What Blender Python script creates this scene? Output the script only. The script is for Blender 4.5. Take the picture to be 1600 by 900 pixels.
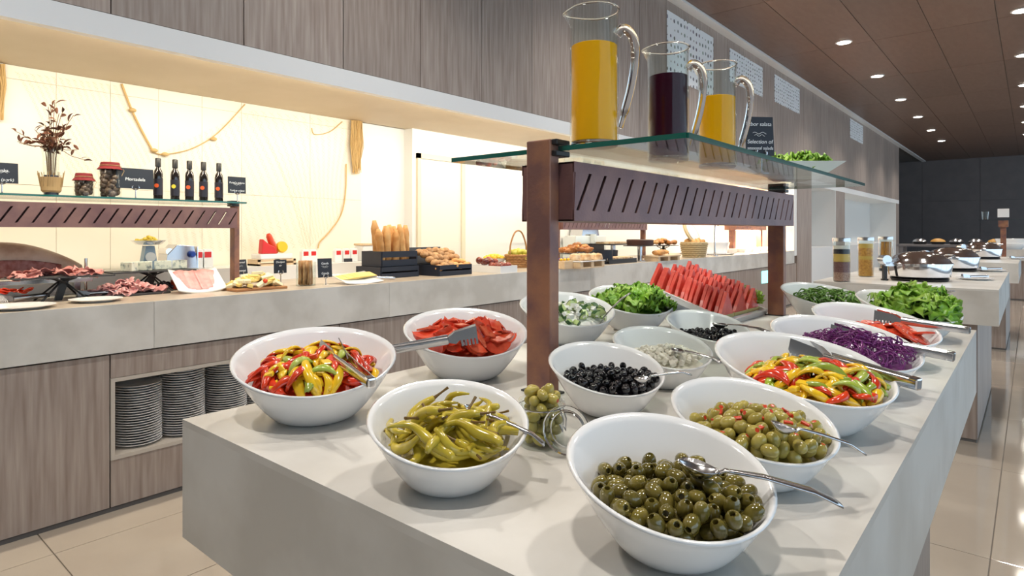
import bpy, bmesh, math, random
from mathutils import Vector, Matrix
import numpy as np
PI=math.pi; R=math.radians
scn=bpy.context.scene; COL=scn.collection
for o in list(bpy.data.objects): bpy.data.objects.remove(o)
# ---------------------------------------------------------------- camera
F=961.; HX=800.; HY=362.; YAW=math.atan(812/961.); CZ=1.35
cs,sn=math.cos(YAW),math.sin(YAW)
cam=bpy.data.objects.new('camera',bpy.data.cameras.new('camera')); COL.objects.link(cam)
cam.location=(0,0,CZ); cam.rotation_euler=(R(90),0,YAW)
cam.data.sensor_width=36; cam.data.lens=36*F/1600; cam.data.shift_x=0; cam.data.shift_y=-(450-HY)/1600
cam.data.clip_start=.02; cam.data.clip_end=200
scn.camera=cam
# ---------------------------------------------------------------- world, exposure
w=bpy.data.worlds.new('world'); scn.world=w; w.use_nodes=True
w.node_tree.nodes['Background'].inputs[0].default_value=(.62,.82,1.0,1)
w.node_tree.nodes['Background'].inputs[1].default_value=1.0
scn.view_settings.view_transform='Standard'; scn.view_settings.look='None'
scn.view_settings.exposure=0.96; scn.view_settings.gamma=1; scn.view_settings.use_curve_mapping=False
DOWNLIGHT=100.; NICHE=10.5
# pixel -> place
def ray(px,py):
    u=(px-HX)/F; v=(HY-py)/F
    return Vector((u*cs-sn,u*sn+cs,v))
def P(px,py,z=1.0):
    d=ray(px,py); return Vector((0,0,CZ))+d*((z-CZ)/d.z)
def PX(px,py,X):
    d=ray(px,py); return Vector((0,0,CZ))+d*(X/d.x)
def YX(px,X): return PX(px,362,X).y
# ---------------------------------------------------------------- mesh helpers
class MB:
    def __init__(s): s.v=[]; s.f=[]
    def add(s,vs,fs,T=None):
        b=len(s.v)
        s.v+= [tuple(T@Vector(v)) for v in vs] if T else [tuple(v) for v in vs]
        s.f+= [tuple(i+b for i in f) for f in fs]; return s
    def box(s,x0,x1,y0,y1,z0,z1,T=None):
        return s.add([(x0,y0,z0),(x1,y0,z0),(x1,y1,z0),(x0,y1,z0),(x0,y0,z1),(x1,y0,z1),(x1,y1,z1),(x0,y1,z1)],
          [(0,3,2,1),(4,5,6,7),(0,1,5,4),(1,2,6,5),(2,3,7,6),(3,0,4,7)],T)
    def lathe(s,prof,n=24,T=None,sx=1,sy=1):
        vs=[];fs=[];m=len(prof)
        for r,z in prof:
            for i in range(n):
                a=2*PI*i/n; vs.append((r*math.cos(a)*sx,r*math.sin(a)*sy,z))
        for j in range(m-1):
            for i in range(n):
                k=(i+1)%n; fs.append((j*n+i,j*n+k,(j+1)*n+k,(j+1)*n+i))
        if prof[0][0]>1e-5: fs.append(tuple(range(n-1,-1,-1)))
        if prof[-1][0]>1e-5: fs.append(tuple((m-1)*n+i for i in range(n)))
        return s.add(vs,fs,T)
    def cyl(s,r,z0,z1,n=20,T=None,r2=None): return s.lathe([(r,z0),(r if r2 is None else r2,z1)],n,T)
    def tube(s,pts,rad,n=8,T=None,flat=1.0):
        pts=[Vector(p) for p in pts]; m=len(pts); vs=[];fs=[]; up=Vector((0,0,1)); prev=None
        for j,p in enumerate(pts):
            t=(pts[min(j+1,m-1)]-pts[max(j-1,0)]).normalized()
            if prev is None:
                a=t.cross(up)
                if a.length<.05: a=t.cross(Vector((1,0,0)))
                a.normalize()
            else: a=(prev-t*prev.dot(t)).normalized()
            prev=a; b=t.cross(a); r=rad[j] if isinstance(rad,(list,tuple)) else rad
            for i in range(n):
                q=2*PI*i/n; vs.append(p+a*(r*math.cos(q))+b*(r*flat*math.sin(q)))
        for j in range(m-1):
            for i in range(n):
                k=(i+1)%n; fs.append((j*n+i,j*n+k,(j+1)*n+k,(j+1)*n+i))
        fs.append(tuple(range(n-1,-1,-1))); fs.append(tuple((m-1)*n+i for i in range(n)))
        return s.add(vs,fs,T)
    def prism(s,poly,h0,h1,T=None):      # polygon in xy, extruded in z
        n=len(poly); vs=[(x,y,h0) for x,y in poly]+[(x,y,h1) for x,y in poly]
        fs=[tuple(range(n-1,-1,-1)),tuple(range(n,2*n))]+[(i,(i+1)%n,n+(i+1)%n,n+i) for i in range(n)]
        return s.add(vs,fs,T)
    def sheet(s,fn,nu,nv,th=0.001,T=None):  # fn(u,v)->xyz, thickened downward
        top=[Vector(fn(i/nu,j/nv)) for j in range(nv+1) for i in range(nu+1)]; W=nu+1; N=len(top)
        bot=[p-Vector((0,0,th)) for p in top]; fs=[]
        for j in range(nv):
            for i in range(nu):
                a=j*W+i; fs.append((a,a+1,a+W+1,a+W)); fs.append((N+a,N+a+W,N+a+W+1,N+a+1))
        ed=[j*W for j in range(nv,-1,-1)]; e2=[j*W+nu for j in range(nv+1)]; e1=list(range(W)); e3=[nv*W+i for i in range(nu,-1,-1)]
        for e in (e1,e2,e3,ed):
            for a,b in zip(e,e[1:]): fs.append((b,a,N+a,N+b))
        return s.add(top+bot,fs,T)
    def ball(s,c,r,n=10,m=7,sc=(1,1,1)):
        vs=[];fs=[]
        for j in range(m+1):
            a=PI*j/m
            for i in range(n):
                b=2*PI*i/n; vs.append((c[0]+r*sc[0]*math.sin(a)*math.cos(b),c[1]+r*sc[1]*math.sin(a)*math.sin(b),c[2]-r*sc[2]*math.cos(a)))
        for j in range(m):
            for i in range(n):
                k=(i+1)%n; fs.append((j*n+i,j*n+k,(j+1)*n+k,(j+1)*n+i))
        return s.add(vs,fs)
    def mesh(s,name,mat,smooth=False,bevel=0):
        me=bpy.data.meshes.new(name); me.from_pydata([tuple(v) for v in s.v],[],s.f)
        bm=bmesh.new(); bm.from_mesh(me)
        bmesh.ops.remove_doubles(bm,verts=bm.verts,dist=1e-6)
        bmesh.ops.recalc_face_normals(bm,faces=bm.faces)
        if bevel: bmesh.ops.bevel(bm,geom=list(bm.edges),offset=bevel,segments=2,affect='EDGES',profile=.5)
        bm.to_mesh(me); bm.free()
        if smooth:
            me.polygons.foreach_set('use_smooth',[True]*len(me.polygons))
            if smooth!=2:
                try: me.set_sharp_from_angle(angle=R(42))
                except Exception: pass
        me.materials.append(mat); return me
def link(name,me,parent=None,loc=None,rot=None,sc=None):
    o=bpy.data.objects.new(name,me); COL.objects.link(o)
    if parent is not None: o.parent=parent
    if loc is not None: o.location=loc
    if rot is not None:
        if isinstance(rot,Matrix): o.rotation_euler=rot.to_euler()
        else: o.rotation_euler=rot
    if sc is not None: o.scale=sc if hasattr(sc,'__len__') else (sc,)*3
    return o
def ob(name,mb,mat,parent=None,loc=None,rot=None,smooth=False,bevel=0):
    return link(name,mb.mesh(name,mat,smooth,bevel),parent,loc,rot)
def tag(o,label,cat,group=None,kind=None):
    o['label']=label; o['category']=cat
    if group: o['group']=group
    if kind: o['kind']=kind
    return o
def thing(name,label,cat,loc=(0,0,0),rz=0,group=None):
    o=link(name,None,None,loc,(0,0,rz)); o.empty_display_size=.05
    return tag(o,label,cat,group)
def struct(o): o['kind']='structure'; return o
def dup(root,loc,rz,label=None):
    r=root.copy(); COL.objects.link(r); r.location=loc; r.rotation_euler=(0,0,rz)
    if label: r['label']=label
    for ch in list(root.children):
        c_=ch.copy(); COL.objects.link(c_); c_.parent=r
        for g in list(ch.children):
            d=g.copy(); COL.objects.link(d); d.parent=c_
    return r
def along(A,B,up=Vector((0,0,1))):      # rotation with x axis along A->B
    x=(Vector(B)-Vector(A)).normalized(); y=up.cross(x).normalized(); z=x.cross(y)
    return Matrix((x,y,z)).transposed()
def arc(pts,n=8):                       # Catmull-Rom resample
    pts=[Vector(p) for p in pts]; out=[]; m=len(pts)
    for i in range(m-1):
        p0,p1,p2,p3=pts[max(i-1,0)],pts[i],pts[i+1],pts[min(i+2,m-1)]
        for k in range(n):
            t=k/n; out.append(.5*((2*p1)+(p2-p0)*t+(2*p0-5*p1+4*p2-p3)*t*t+(3*p1-p0-3*p2+p3)*t**3))
    return out+[pts[-1]]
# ---------------------------------------------------------------- materials
def M(name,col,rough=.5,metal=0,col2=None,ns=20,nst=(1,1,1),bump=0,bs=60,rnd=0,coat=0,sss=0,emis=0,spec=.5,detail=4,lo=.35,hi=.65,trans=0):
    m=bpy.data.materials.new(name); m.use_nodes=True; nt=m.node_tree; N=nt.nodes; L=nt.links
    b=N['Principled BSDF']; b.inputs['Roughness'].default_value=rough; b.inputs['Metallic'].default_value=metal
    b.inputs['Coat Weight'].default_value=coat; b.inputs['Coat Roughness'].default_value=.08
    b.inputs['Transmission Weight'].default_value=trans; b.inputs['Specular IOR Level'].default_value=spec
    if sss: b.inputs['Subsurface Weight'].default_value=sss; b.inputs['Subsurface Radius'].default_value=(.02,.008,.004); b.inputs['Subsurface Scale'].default_value=.3
    c4=lambda c:(c[0],c[1],c[2],1)
    out=None; b.inputs['Base Color'].default_value=c4(col)
    if col2 or bump or rnd:
        tc=N.new('ShaderNodeTexCoord'); oi=N.new('ShaderNodeObjectInfo')
        ad=N.new('ShaderNodeVectorMath'); ad.operation='ADD'; mul=N.new('ShaderNodeMath'); mul.operation='MULTIPLY'; mul.inputs[1].default_value=7.3
        L.new(oi.outputs['Random'],mul.inputs[0]); L.new(tc.outputs['Object'],ad.inputs[0]); L.new(mul.outputs[0],ad.inputs[1])
        mp=N.new('ShaderNodeMapping'); mp.inputs['Scale'].default_value=nst; L.new(ad.outputs[0],mp.inputs[0])
    if col2:
        n=N.new('ShaderNodeTexNoise'); n.inputs['Scale'].default_value=ns; n.inputs['Detail'].default_value=detail; L.new(mp.outputs[0],n.inputs['Vector'])
        cr=N.new('ShaderNodeValToRGB'); cr.color_ramp.elements[0].color=c4(col); cr.color_ramp.elements[1].color=c4(col2)
        cr.color_ramp.elements[0].position=lo; cr.color_ramp.elements[1].position=hi
        L.new(n.outputs['Fac'],cr.inputs[0]); out=cr.outputs[0]; L.new(out,b.inputs['Base Color'])
    if rnd:
        h=N.new('ShaderNodeHueSaturation'); h.inputs['Color'].default_value=c4(col)
        if out: L.new(out,h.inputs['Color'])
        mr=N.new('ShaderNodeMapRange'); mr.inputs['To Min'].default_value=1-rnd; mr.inputs['To Max'].default_value=1+rnd
        L.new(oi.outputs['Random'],mr.inputs[0]); L.new(mr.outputs[0],h.inputs['Value']); L.new(h.outputs[0],b.inputs['Base Color'])
    if bump:
        n2=N.new('ShaderNodeTexNoise'); n2.inputs['Scale'].default_value=bs; n2.inputs['Detail'].default_value=3; L.new(mp.outputs[0],n2.inputs['Vector'])
        bp=N.new('ShaderNodeBump'); bp.inputs['Strength'].default_value=bump; bp.inputs['Distance'].default_value=.004
        L.new(n2.outputs['Fac'],bp.inputs['Height']); L.new(bp.outputs[0],b.inputs['Normal'])
    if emis: b.inputs['Emission Color'].default_value=c4(col); b.inputs['Emission Strength'].default_value=emis
    return m
def thin_glass(name,tint,refl=.9):
    m=bpy.data.materials.new(name); m.use_nodes=True; nt=m.node_tree; N=nt.nodes; L=nt.links
    N.remove(N['Principled BSDF']); tr=N.new('ShaderNodeBsdfTransparent'); tr.inputs[0].default_value=(*tint,1)
    g=N.new('ShaderNodeBsdfGlossy'); g.inputs['Roughness'].default_value=.02; g.inputs[0].default_value=(refl,refl,refl,1)
    fr=N.new('ShaderNodeLayerWeight'); fr.inputs[0].default_value=.5; mx=N.new('ShaderNodeMixShader')
    pw=N.new('ShaderNodeMath'); pw.operation='POWER'; pw.inputs[1].default_value=4; L.new(fr.outputs['Facing'],pw.inputs[0])
    ma=N.new('ShaderNodeMath'); ma.operation='MULTIPLY_ADD'; ma.inputs[1].default_value=.75; ma.inputs[2].default_value=.012; L.new(pw.outputs[0],ma.inputs[0])
    L.new(ma.outputs[0],mx.inputs[0]); L.new(tr.outputs[0],mx.inputs[1]); L.new(g.outputs[0],mx.inputs[2]); L.new(mx.outputs[0],N['Material Output'].inputs[0])
    return m
WOOD=M('wood_panel',(.26,.20,.17),.45,col2=(.41,.345,.305),ns=5,nst=(9,9,.5),detail=8,rnd=.10,lo=.3,hi=.7)
WOODW=WOOD
STONET=M('pale_stone',(.58,.555,.51),.32,col2=(.72,.70,.66),ns=3.5,detail=8,lo=.38,hi=.6); STONE=STONET
BTOP=M('counter_top',(.40,.33,.26),.35,col2=(.48,.41,.33),ns=6,detail=6)
WHITE=M('white_paint',(.82,.82,.80),.6); TRIM=M('white_trim',(.80,.80,.80),.4)
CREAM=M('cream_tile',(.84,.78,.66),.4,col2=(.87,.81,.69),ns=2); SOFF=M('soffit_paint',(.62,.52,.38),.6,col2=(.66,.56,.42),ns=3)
DARKW=M('dark_wall',(.18,.162,.165),.6,col2=(.20,.18,.18),ns=3)
CEIL=M('ceiling_panel',(.16,.095,.07),.42,col2=(.185,.115,.085),ns=4,nst=(4,1,1),rnd=.06)
BLACKGAP=M('backing_board',(.13,.12,.115),.8)
TILE=M('floor_tile',(.40,.345,.285),.07,col2=(.43,.375,.31),ns=3,rnd=.03,coat=.4)
COPPER=M('aged_copper',(.36,.17,.10),.45,.3,col2=(.20,.10,.09),ns=14,detail=8,bump=.15,bs=140)
PURP=M('purple_copper',(.17,.085,.088),.42,.3,col2=(.24,.125,.115),ns=9,detail=8,bump=.12,bs=140)
CHROME=M('chrome',(.80,.80,.82),.08,1); STEEL=M('steel',(.62,.62,.64),.2,1)
DCHROME=STEEL
PORC=M('porcelain',(.86,.87,.88),.12,coat=.6); PLATE=M('plate_glaze',(.82,.81,.80),.25)
GLASS=thin_glass('clear_glass',(.96,.98,.97)); SHELFG=thin_glass('shelf_glass',(.92,.97,.95)); GEDGE=M('glass_edge',(.01,.11,.085),.08,coat=.5)
BLACK=M('black_metal',(.015,.015,.017),.4); NAVY=M('navy_wood',(.012,.016,.030),.5,rnd=.1); SLATE=M('slate',(.035,.035,.038),.6,bump=.3)
CHALK=M('chalkboard',(.014,.020,.034),.55); CHALKW=M('chalk_white',(.8,.85,.9),.8,emis=0)
OJ=M('orange_juice',(1.0,.48,.008),.5,spec=0); BERRY=M('berry_juice',(.035,.003,.012),.3,spec=.02); RGLASS=M('solid_glass',(.97,.985,.98),.0,trans=1)
OLIVEG=M('green_olive',(.13,.105,.018),.16,col2=(.20,.16,.035),ns=60,rnd=.25,coat=.5)
OLIVES=M('pale_olive',(.36,.29,.055),.2,col2=(.45,.37,.09),ns=60,rnd=.16,coat=.4)
OLIVEB=M('black_olive',(.008,.007,.010),.16,rnd=.4,coat=.6); PIM=M('pimento',(.62,.05,.012),.3,coat=.3)
PICK=M('pickled_pepper',(.47,.36,.030),.2,col2=(.60,.47,.05),ns=25,rnd=.15,coat=.5); STEM=M('pepper_stem',(.16,.09,.02),.5)
PRED=M('red_pepper',(.62,.028,.008),.2,col2=(.75,.06,.012),ns=30,rnd=.15,coat=.5); PYEL=M('yellow_pepper',(.86,.50,.010),.2,col2=(.92,.60,.03),ns=30,rnd=.08,coat=.5)
PGRN=M('green_pepper',(.30,.40,.03),.22,col2=(.45,.52,.10),ns=30,rnd=.2,coat=.5)
TOM=M('tomato',(.62,.035,.012),.18,col2=(.78,.13,.06),ns=40,rnd=.12,coat=.5); TOMIN=M('tomato_flesh',(.78,.17,.08),.25,col2=(.66,.05,.02),ns=90,coat=.4)
LET=M('lettuce',(.13,.33,.018),.4,col2=(.30,.52,.05),ns=18,rnd=.25,bump=.3,bs=60); LETP=M('pale_lettuce',(.34,.52,.07),.4,col2=(.20,.42,.03),ns=18,rnd=.25,bump=.3)
ARU=M('arugula',(.07,.19,.02),.45,col2=(.16,.31,.04),ns=30); REDL=M('red_leaf',(.10,.03,.03),.5,col2=(.25,.30,.07),ns=20)
FETA=M('white_cheese',(.84,.84,.80),.5); CUKE=M('cucumber',(.50,.62,.25),.3,coat=.3); CUKS=M('cucumber_skin',(.03,.10,.02),.35)
CABB=M('red_cabbage',(.13,.008,.12),.35,col2=(.27,.03,.25),ns=120,coat=.2); ONION=M('diced_onion',(.86,.83,.72),.3,rnd=.05)
MELON=M('watermelon',(.74,.055,.035),.35,col2=(.82,.11,.07),ns=30,rnd=.1,coat=.2); RIND=M('rind',(.72,.68,.30),.4)
BREAD=M('baguette',(.50,.23,.065),.65,col2=(.66,.38,.15),ns=14,rnd=.18,bump=.4,bs=80); ROLL=M('bread_roll',(.36,.18,.07),.7,col2=(.55,.33,.16),ns=35,rnd=.25,bump=.5,bs=120)
CROI=M('croissant',(.36,.12,.03),.4,col2=(.52,.22,.06),ns=30,rnd=.2); WICK=M('wicker',(.30,.13,.04),.6,col2=(.42,.22,.08),ns=40,rnd=.1); WICKP=M('pale_wicker',(.52,.40,.22),.6)
HAM=M('ham',(.62,.27,.26),.4,col2=(.72,.40,.38),ns=25,rnd=.08); HAMD=M('cured_ham',(.42,.13,.11),.45,col2=(.60,.30,.27),ns=40,rnd=.15); FAT=M('ham_rind',(.62,.44,.32),.45,col2=(.42,.24,.15),ns=10)
CHEESE=M('cheese',(.80,.62,.20),.45,rnd=.08); CHEESEP=M('pale_cheese',(.82,.76,.52),.45,rnd=.06); BLUEC=M('blue_cheese',(.76,.74,.62),.5,col2=(.25,.29,.28),ns=45,lo=.5,hi=.68)
BUTTER=M('butter',(.88,.66,.08),.4); REDC=M('red_cloth',(.22,.018,.022),.8); TWINE=M('twine',(.40,.27,.13),.9); NET=M('net_rope',(.62,.42,.18),.9); NETT=M('net_thread',(.70,.54,.32),.9)
DRY=M('dried_leaf',(.085,.022,.012),.6,col2=(.16,.055,.022),ns=20,rnd=.3); DRYS=M('dried_stem',(.15,.075,.03),.7)
BOT=M('dark_bottle',(.010,.007,.006),.06,coat=.8); BOTL=M('bottle_label',(.02,.018,.03),.4); ORG=M('orange_seal',(.80,.12,.03),.4); YELS=M('yellow_seal',(.75,.62,.05),.4)
GRAPEG=M('green_grape',(.42,.47,.06),.25,rnd=.12,coat=.3); GRAPEB=M('dark_grape',(.028,.010,.030),.3,rnd=.3,coat=.3); PLUM=M('plum',(.09,.012,.018),.25,col2=(.30,.05,.02),ns=12,rnd=.3,coat=.3); LEMON=M('yellow_fruit',(.80,.50,.03),.35,rnd=.12)
PAPER=M('paper',(.82,.84,.86),.6); REDP=M('red_print',(.65,.03,.03),.4); BOARD=M('wood_board',(.36,.16,.06),.5,col2=(.46,.23,.09),ns=5,nst=(1,12,12)); PALEW=M('pale_wood',(.66,.48,.30),.55,col2=(.72,.55,.36),ns=5,nst=(1,9,9))
BLUEP=M('blue_plastic',(.02,.07,.42),.3); CHOC=M('chocolate_cake',(.055,.020,.013),.5); CREAMY=M('cream_cake',(.78,.62,.42),.5,col2=(.60,.33,.14),ns=20)
LAMP=M('lamp_glow',(1,.93,.82),.5,emis=14); LED=M('led_glow',(1,.88,.66),.5,emis=5); CYAN=M('cyan_glow',(.25,.85,.80),.5,emis=1.2)
SEED=M('seed_layer',(.14,.055,.06),.7,col2=(.24,.11,.10),ns=160); SEED2=M('bean_layer',(.50,.33,.25),.6,col2=(.25,.11,.09),ns=150); FLOUR=M('flour_layer',(.78,.76,.72),.8); YLAY=M('lentil_layer',(.62,.42,.10),.7); PASTA=M('pasta',(.66,.36,.07),.5,col2=(.45,.2,.04),ns=70); BLAY=M('black_bean_layer',(.015,.017,.03),.5)
# ---------------------------------------------------------------- room
XF=-3.367; XB=-4.58; CEILZ=4.18; SOF=2.275; STRIPZ=2.394; YEND=23.9
def sbox(name,mat,*b,parent=None,bevel=0): 
    o=ob(name,MB().box(*b),mat,parent,bevel=bevel)
    return o if parent is not None else struct(o)
fl=sbox('floor',M('floor_joint',(.16,.135,.11),.5),-5.5,6,-4,32,-.1,-.004)
tm=MB().box(-.298,.298,-.598,.598,-.006,0).mesh('tile',TILE,bevel=.0015)
for i in range(10):
    for j in range(24): link('tile',tm,fl,(-3.43+.6*i,-.6+.71+1.24*j-1.24,0),sc=(1,1.0335,1))
ce=sbox('ceiling',BLACKGAP,-5.5,6,-4,32,CEILZ+.01,CEILZ+.1)
cm=MB().box(-.356,.356,-1.296,1.296,-.0,.012).mesh('ceiling_panel',CEIL)
for i in range(9):
    for j in range(13): link('panel',cm,ce,(-2.87+.72*i,-1.3+2.6*j,CEILZ-.002))
sbox('trim_1',TRIM,XF,-3.235,-1,YEND+6,CEILZ-.03,CEILZ+.005)
fa=sbox('wall_left',BLACKGAP,-4.7,XF-.02,-1.2,YEND,SOF+.085,CEILZ)
y=1.66-.65*5; k=0
while y<YEND-.1:
    y2=min(y+.65,YEND); ob('panel',MB().box(XF-.02,XF,y+.003,y2-.003,STRIPZ,CEILZ-.03),WOOD,fa); y=y2
sbox('trim_2',TRIM,XF-.05,XF+.004,-1.2,YEND,SOF-.002,STRIPZ-.004)
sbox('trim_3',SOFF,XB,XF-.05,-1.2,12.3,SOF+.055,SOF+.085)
# niche back wall in cream tiles, white part, door
bw=sbox('wall_back',M('grout',(.55,.47,.36),.7),XB-.1,XB-.006,-1.2,3.33,.9,SOF+.055)
for j,(za,zb) in enumerate(((1.0,1.63),(1.63,2.25),(2.25,SOF+.055))):
    y=1.08-.29*8
    while y<3.32:
        y2=y+.58 if y>2.2 else y+.29
        ob('tile',MB().box(XB-.006,XB,y+.0012,min(y2,3.33)-.0012,za+.0012,zb-.0012),CREAM,bw); y=y2
sbox('wall_recess',WHITE,XB-.1,XB-.02,3.33,3.84,.9,SOF+.055)
DX=XB+.10
wd=sbox('wall_door_side',WHITE,XB-.1,DX,3.84,12.3,.9,SOF+.055)
y0,y1=YX(650,DX),YX(724,DX)
d=sbox('door_1',M('door_paint',(.78,.75,.67),.5),DX,DX+.015,y0+.04,y1-.05,.9,2.05)
for n_,b in (('frame',(DX,DX+.03,y0,y0+.04,.9,2.10)),('frame',(DX,DX+.03,y1-.05,y1,.9,2.10)),('frame',(DX,DX+.03,y0,y1,2.05,2.10))): ob(n_,MB().box(*b),M('door_frame',(.74,.67,.52),.5),d)
sbox('wall_niche_end',WHITE,XB,XF-.01,12.12,12.3,.9,SOF+.055)
pr_=sbox('wall_pier',WOOD,XB,XF,12.3,13.28,0,STRIPZ)
for a,b,nm in ((13.28,15.28,'a'),(16.15,23.3,'b')):
    sbox('wall_alcove_'+('near' if nm=='a' else 'far'),WHITE,-4.15,-4.1,a,b,0,SOF); sbox('wall_alcove_soffit_'+('near' if nm=='a' else 'far'),WHITE,-4.1,XF-.05,a,b,SOF,SOF+.03)
    sbox('wall_alcove_end_'+('near' if nm=='a' else 'far'),WHITE,-4.1,XF,b-.03,b,0,SOF)
    sbox('wall_alcove_base_'+('near' if nm=='a' else 'far'),TRIM,-4.1,XF-.01,a,b,0,1.02)
sbox('wall_pier_far',WOOD,-4.15,XF,15.28,16.15,0,STRIPZ); sbox('wall_end',WOOD,-4.15,XF,23.3,YEND,0,STRIPZ)
fw=sbox('wall_far',BLACKGAP,-9,6,29.52,29.7,0,4.4)
for i in range(8):
    for za,zb in ((0,2.55),(2.55,CEILZ)): ob('panel',MB().box(-8.9+1.85*i,-8.9+1.85*i+1.84,29.49,29.52,za+.004,zb-.004),DARKW,fw)
sbox('wall_side_far',DARKW,-9,-8.9,24,29.6,0,4.4); sbox('floor_far',TILE,-9,-5.5,22,30,-.1,-.002); sbox('ceiling_far',CEIL,-9,-5.5,22,30,CEILZ,CEILZ+.1)
# window side of the room, to the right of the camera: frame of mullions, open to daylight
ww=sbox('wall_right',TRIM,5.6,5.7,-4,30,3.6,CEILZ)
for i in range(12): ob('mullion',MB().box(5.6,5.7,-4+3*i,-3.9+3*i,0,3.6),TRIM,ww)
sbox('wall_added_left',WHITE,-5.6,-5.5,-4.1,24,0,CEILZ); sbox('wall_added_corridor',WHITE,-9,-5.5,23.9,24,0,CEILZ)  # unseen walls added to stop sky light leaking in from the left
sbox('wall_added_behind',M('added_rear_wall',(.62,.58,.54),.6),-5.5,6,-4.1,-4,0,CEILZ)  # unseen wall added to vary reflections and block sky light from behind
# ---------------------------------------------------------------- downlights
def in_view(p):
    lat=p[0]*cs+p[1]*sn; dep=-p[0]*sn+p[1]*cs
    return dep>.05 and 0<=HX+F*lat/dep<=1600 and 0<=HY-F*(p[2]-CZ)/dep<=900
def off(p): return '' if in_view(p) else '_offscreen'
lt=bpy.data.lights.new('downlight','SPOT'); lt.energy=DOWNLIGHT; lt.spot_size=R(125); lt.spot_blend=.8; lt.shadow_soft_size=.09; lt.color=(1,.94,.86)
lt_off=lt.copy(); lt_off.name='downlight_offscreen'
dl_ring=MB().lathe([(.085,0),(.115,0),(.115,-.008),(.085,-.012)],28).mesh('trim_ring',TRIM,True); dl_disc=MB().lathe([(0,-.002),(.088,-.002),(.088,-.013),(0,-.014)],28).mesh('diffuser',LAMP)
for row,X in enumerate((-2.14,-.10)):
    for j in range(10):
        Y=-.2+2.6*j
        sx=off((X,Y,CEILZ)); t=thing('downlight'+sx,('round recessed downlight in the row beside the wood wall','round recessed downlight in the middle ceiling row','round recessed downlight in the row toward the windows')[row],'downlight',(X,Y,CEILZ-.002),0,('downlights along the wall','downlights in the middle row','downlights toward the windows')[row])
        link('trim_ring',dl_ring,t); link('diffuser'+sx,dl_disc,t)
        l=link('lamp'+sx,lt if not sx else lt_off,t,(0,0,-.03))
# niche LED lights under the soffit
ll=bpy.data.lights.new('led','AREA'); ll.shape='RECTANGLE'; ll.size=1.9; ll.size_y=.04; ll.energy=NICHE; ll.color=(1,.90,.72)
for i,Y in enumerate((-.1,1.9,3.9,5.9,7.9,9.9,11.1)):
    sx=off((XF-.075,Y,SOF+.054)); t=tag(ob('led_strip'+sx,MB().box(-.012,.012,-.95,.95,-.006,0),LED,loc=(XF-.075,Y,SOF+.054)),'slim warm light strip hidden behind the white soffit lip','light strip','light strips under the soffit')
    l=link('lamp'+sx,ll,t,(-.006,0,-.012),(0,R(42),0))
ll.size=.04; ll.size_y=1.9
# ---------------------------------------------------------------- counters
def island(label,x0,x1,y0,y1,z=1.0):
    t=thing('buffet_island',label,'counter',((x0+x1)/2,(y0+y1)/2,0)); hx,hy=(x1-x0)/2,(y1-y0)/2
    ob('top',MB().box(-hx,hx,-hy,hy,z-.012,z),STONET,t); ob('apron',MB().box(-hx,hx,-hy,hy,z-.22,z-.012),STONE,t)
    b=ob('base',MB().box(-hx+.12,hx-.12,-hy+.22,hy-.22,.0,z-.22),BLACKGAP,t)
    n=max(1,round((2*hy-.44)/.6)); st=(2*hy-.44)/n
    for sx in (-1,1):
        for i in range(n): ob('panel',MB().box(sx*(hx-.12)-.006,sx*(hx-.12)+.006,-hy+.22+st*i+.002,-hy+.22+st*(i+1)-.002,.02,z-.221),WOOD,b)
    for sy in (-1,1): ob('panel',MB().box(-hx+.12,hx-.12,sy*(hy-.22)-.006,sy*(hy-.22)+.006,.02,z-.221),WOOD,b)
    return t
island('long pale stone-topped salad island carrying the white bowls',-1.211,-.150,.48,2.735)
island('stone-topped island carrying chafing dishes and three storage jars',-1.18,-.150,4.70,6.92)
island('farther stone-topped island with one chafing dish and plates',-1.18,-.11,8.75,11.0)
island('farthest island by the dark wall with serving dishes',-1.3,.1,15.5,18.0)
t=thing('back_counter','long grey buffet counter under the lit wall niche','counter',(0,0,0))
y=-1.2
for ye in (1.2,2.68,5.2,7.7,10.2,12.12):
    ob('apron',MB().box(XF-.012,XF,y+.001,ye-.001,.765,1.0),STONE,t); ob('top',MB().box(XB,XF-.0125,y+.0008,ye-.0008,.985,1.0),BTOP,t); y=ye
car=ob('carcass',MB().box(XF-.55,XF-.5,-1.2,12.12,0,.765).box(XF-.5,XF-.02,-1.2,12.12,.0,.02),BLACKGAP,t)
PXX=XF-.012
def panel(y0,y1,z0,z1,p): ob('panel',MB().box(PXX-.018,PXX,y0+.003,y1-.003,z0,z1),WOODW,p)
panel(-.27-1.28,-.27,.025,.757,t); panel(-.27,1.01,.025,.757,t)
panel(1.01,2.29,.645,.757,t); panel(1.01,2.29,.025,.25,t)
fr=ob('niche_frame',MB().box(PXX-.4,PXX+.004,1.012,1.03,.25,.643).box(PXX-.4,PXX+.004,1.03,2.29,.625,.643).box(PXX-.4,PXX+.004,1.03,2.29,.25,.268).box(PXX-.4,PXX+.004,2.27,2.29,.25,.643).box(PXX-.42,PXX-.40,1.012,2.29,.25,.643),M('niche_laminate',(.52,.47,.41),.5),t)
y=2.29
while y<12:
    y2=min(y+1.28,12.28); panel(y,y2,.025,.757,t); y=y2
tag(ob('light_box',MB().box(0,.008,-.22,.22,-.10,.10),CYAN,loc=(PXX,YX(1198,XF),.60)),'small teal glowing panel set in the counter base','lit panel')
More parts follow.
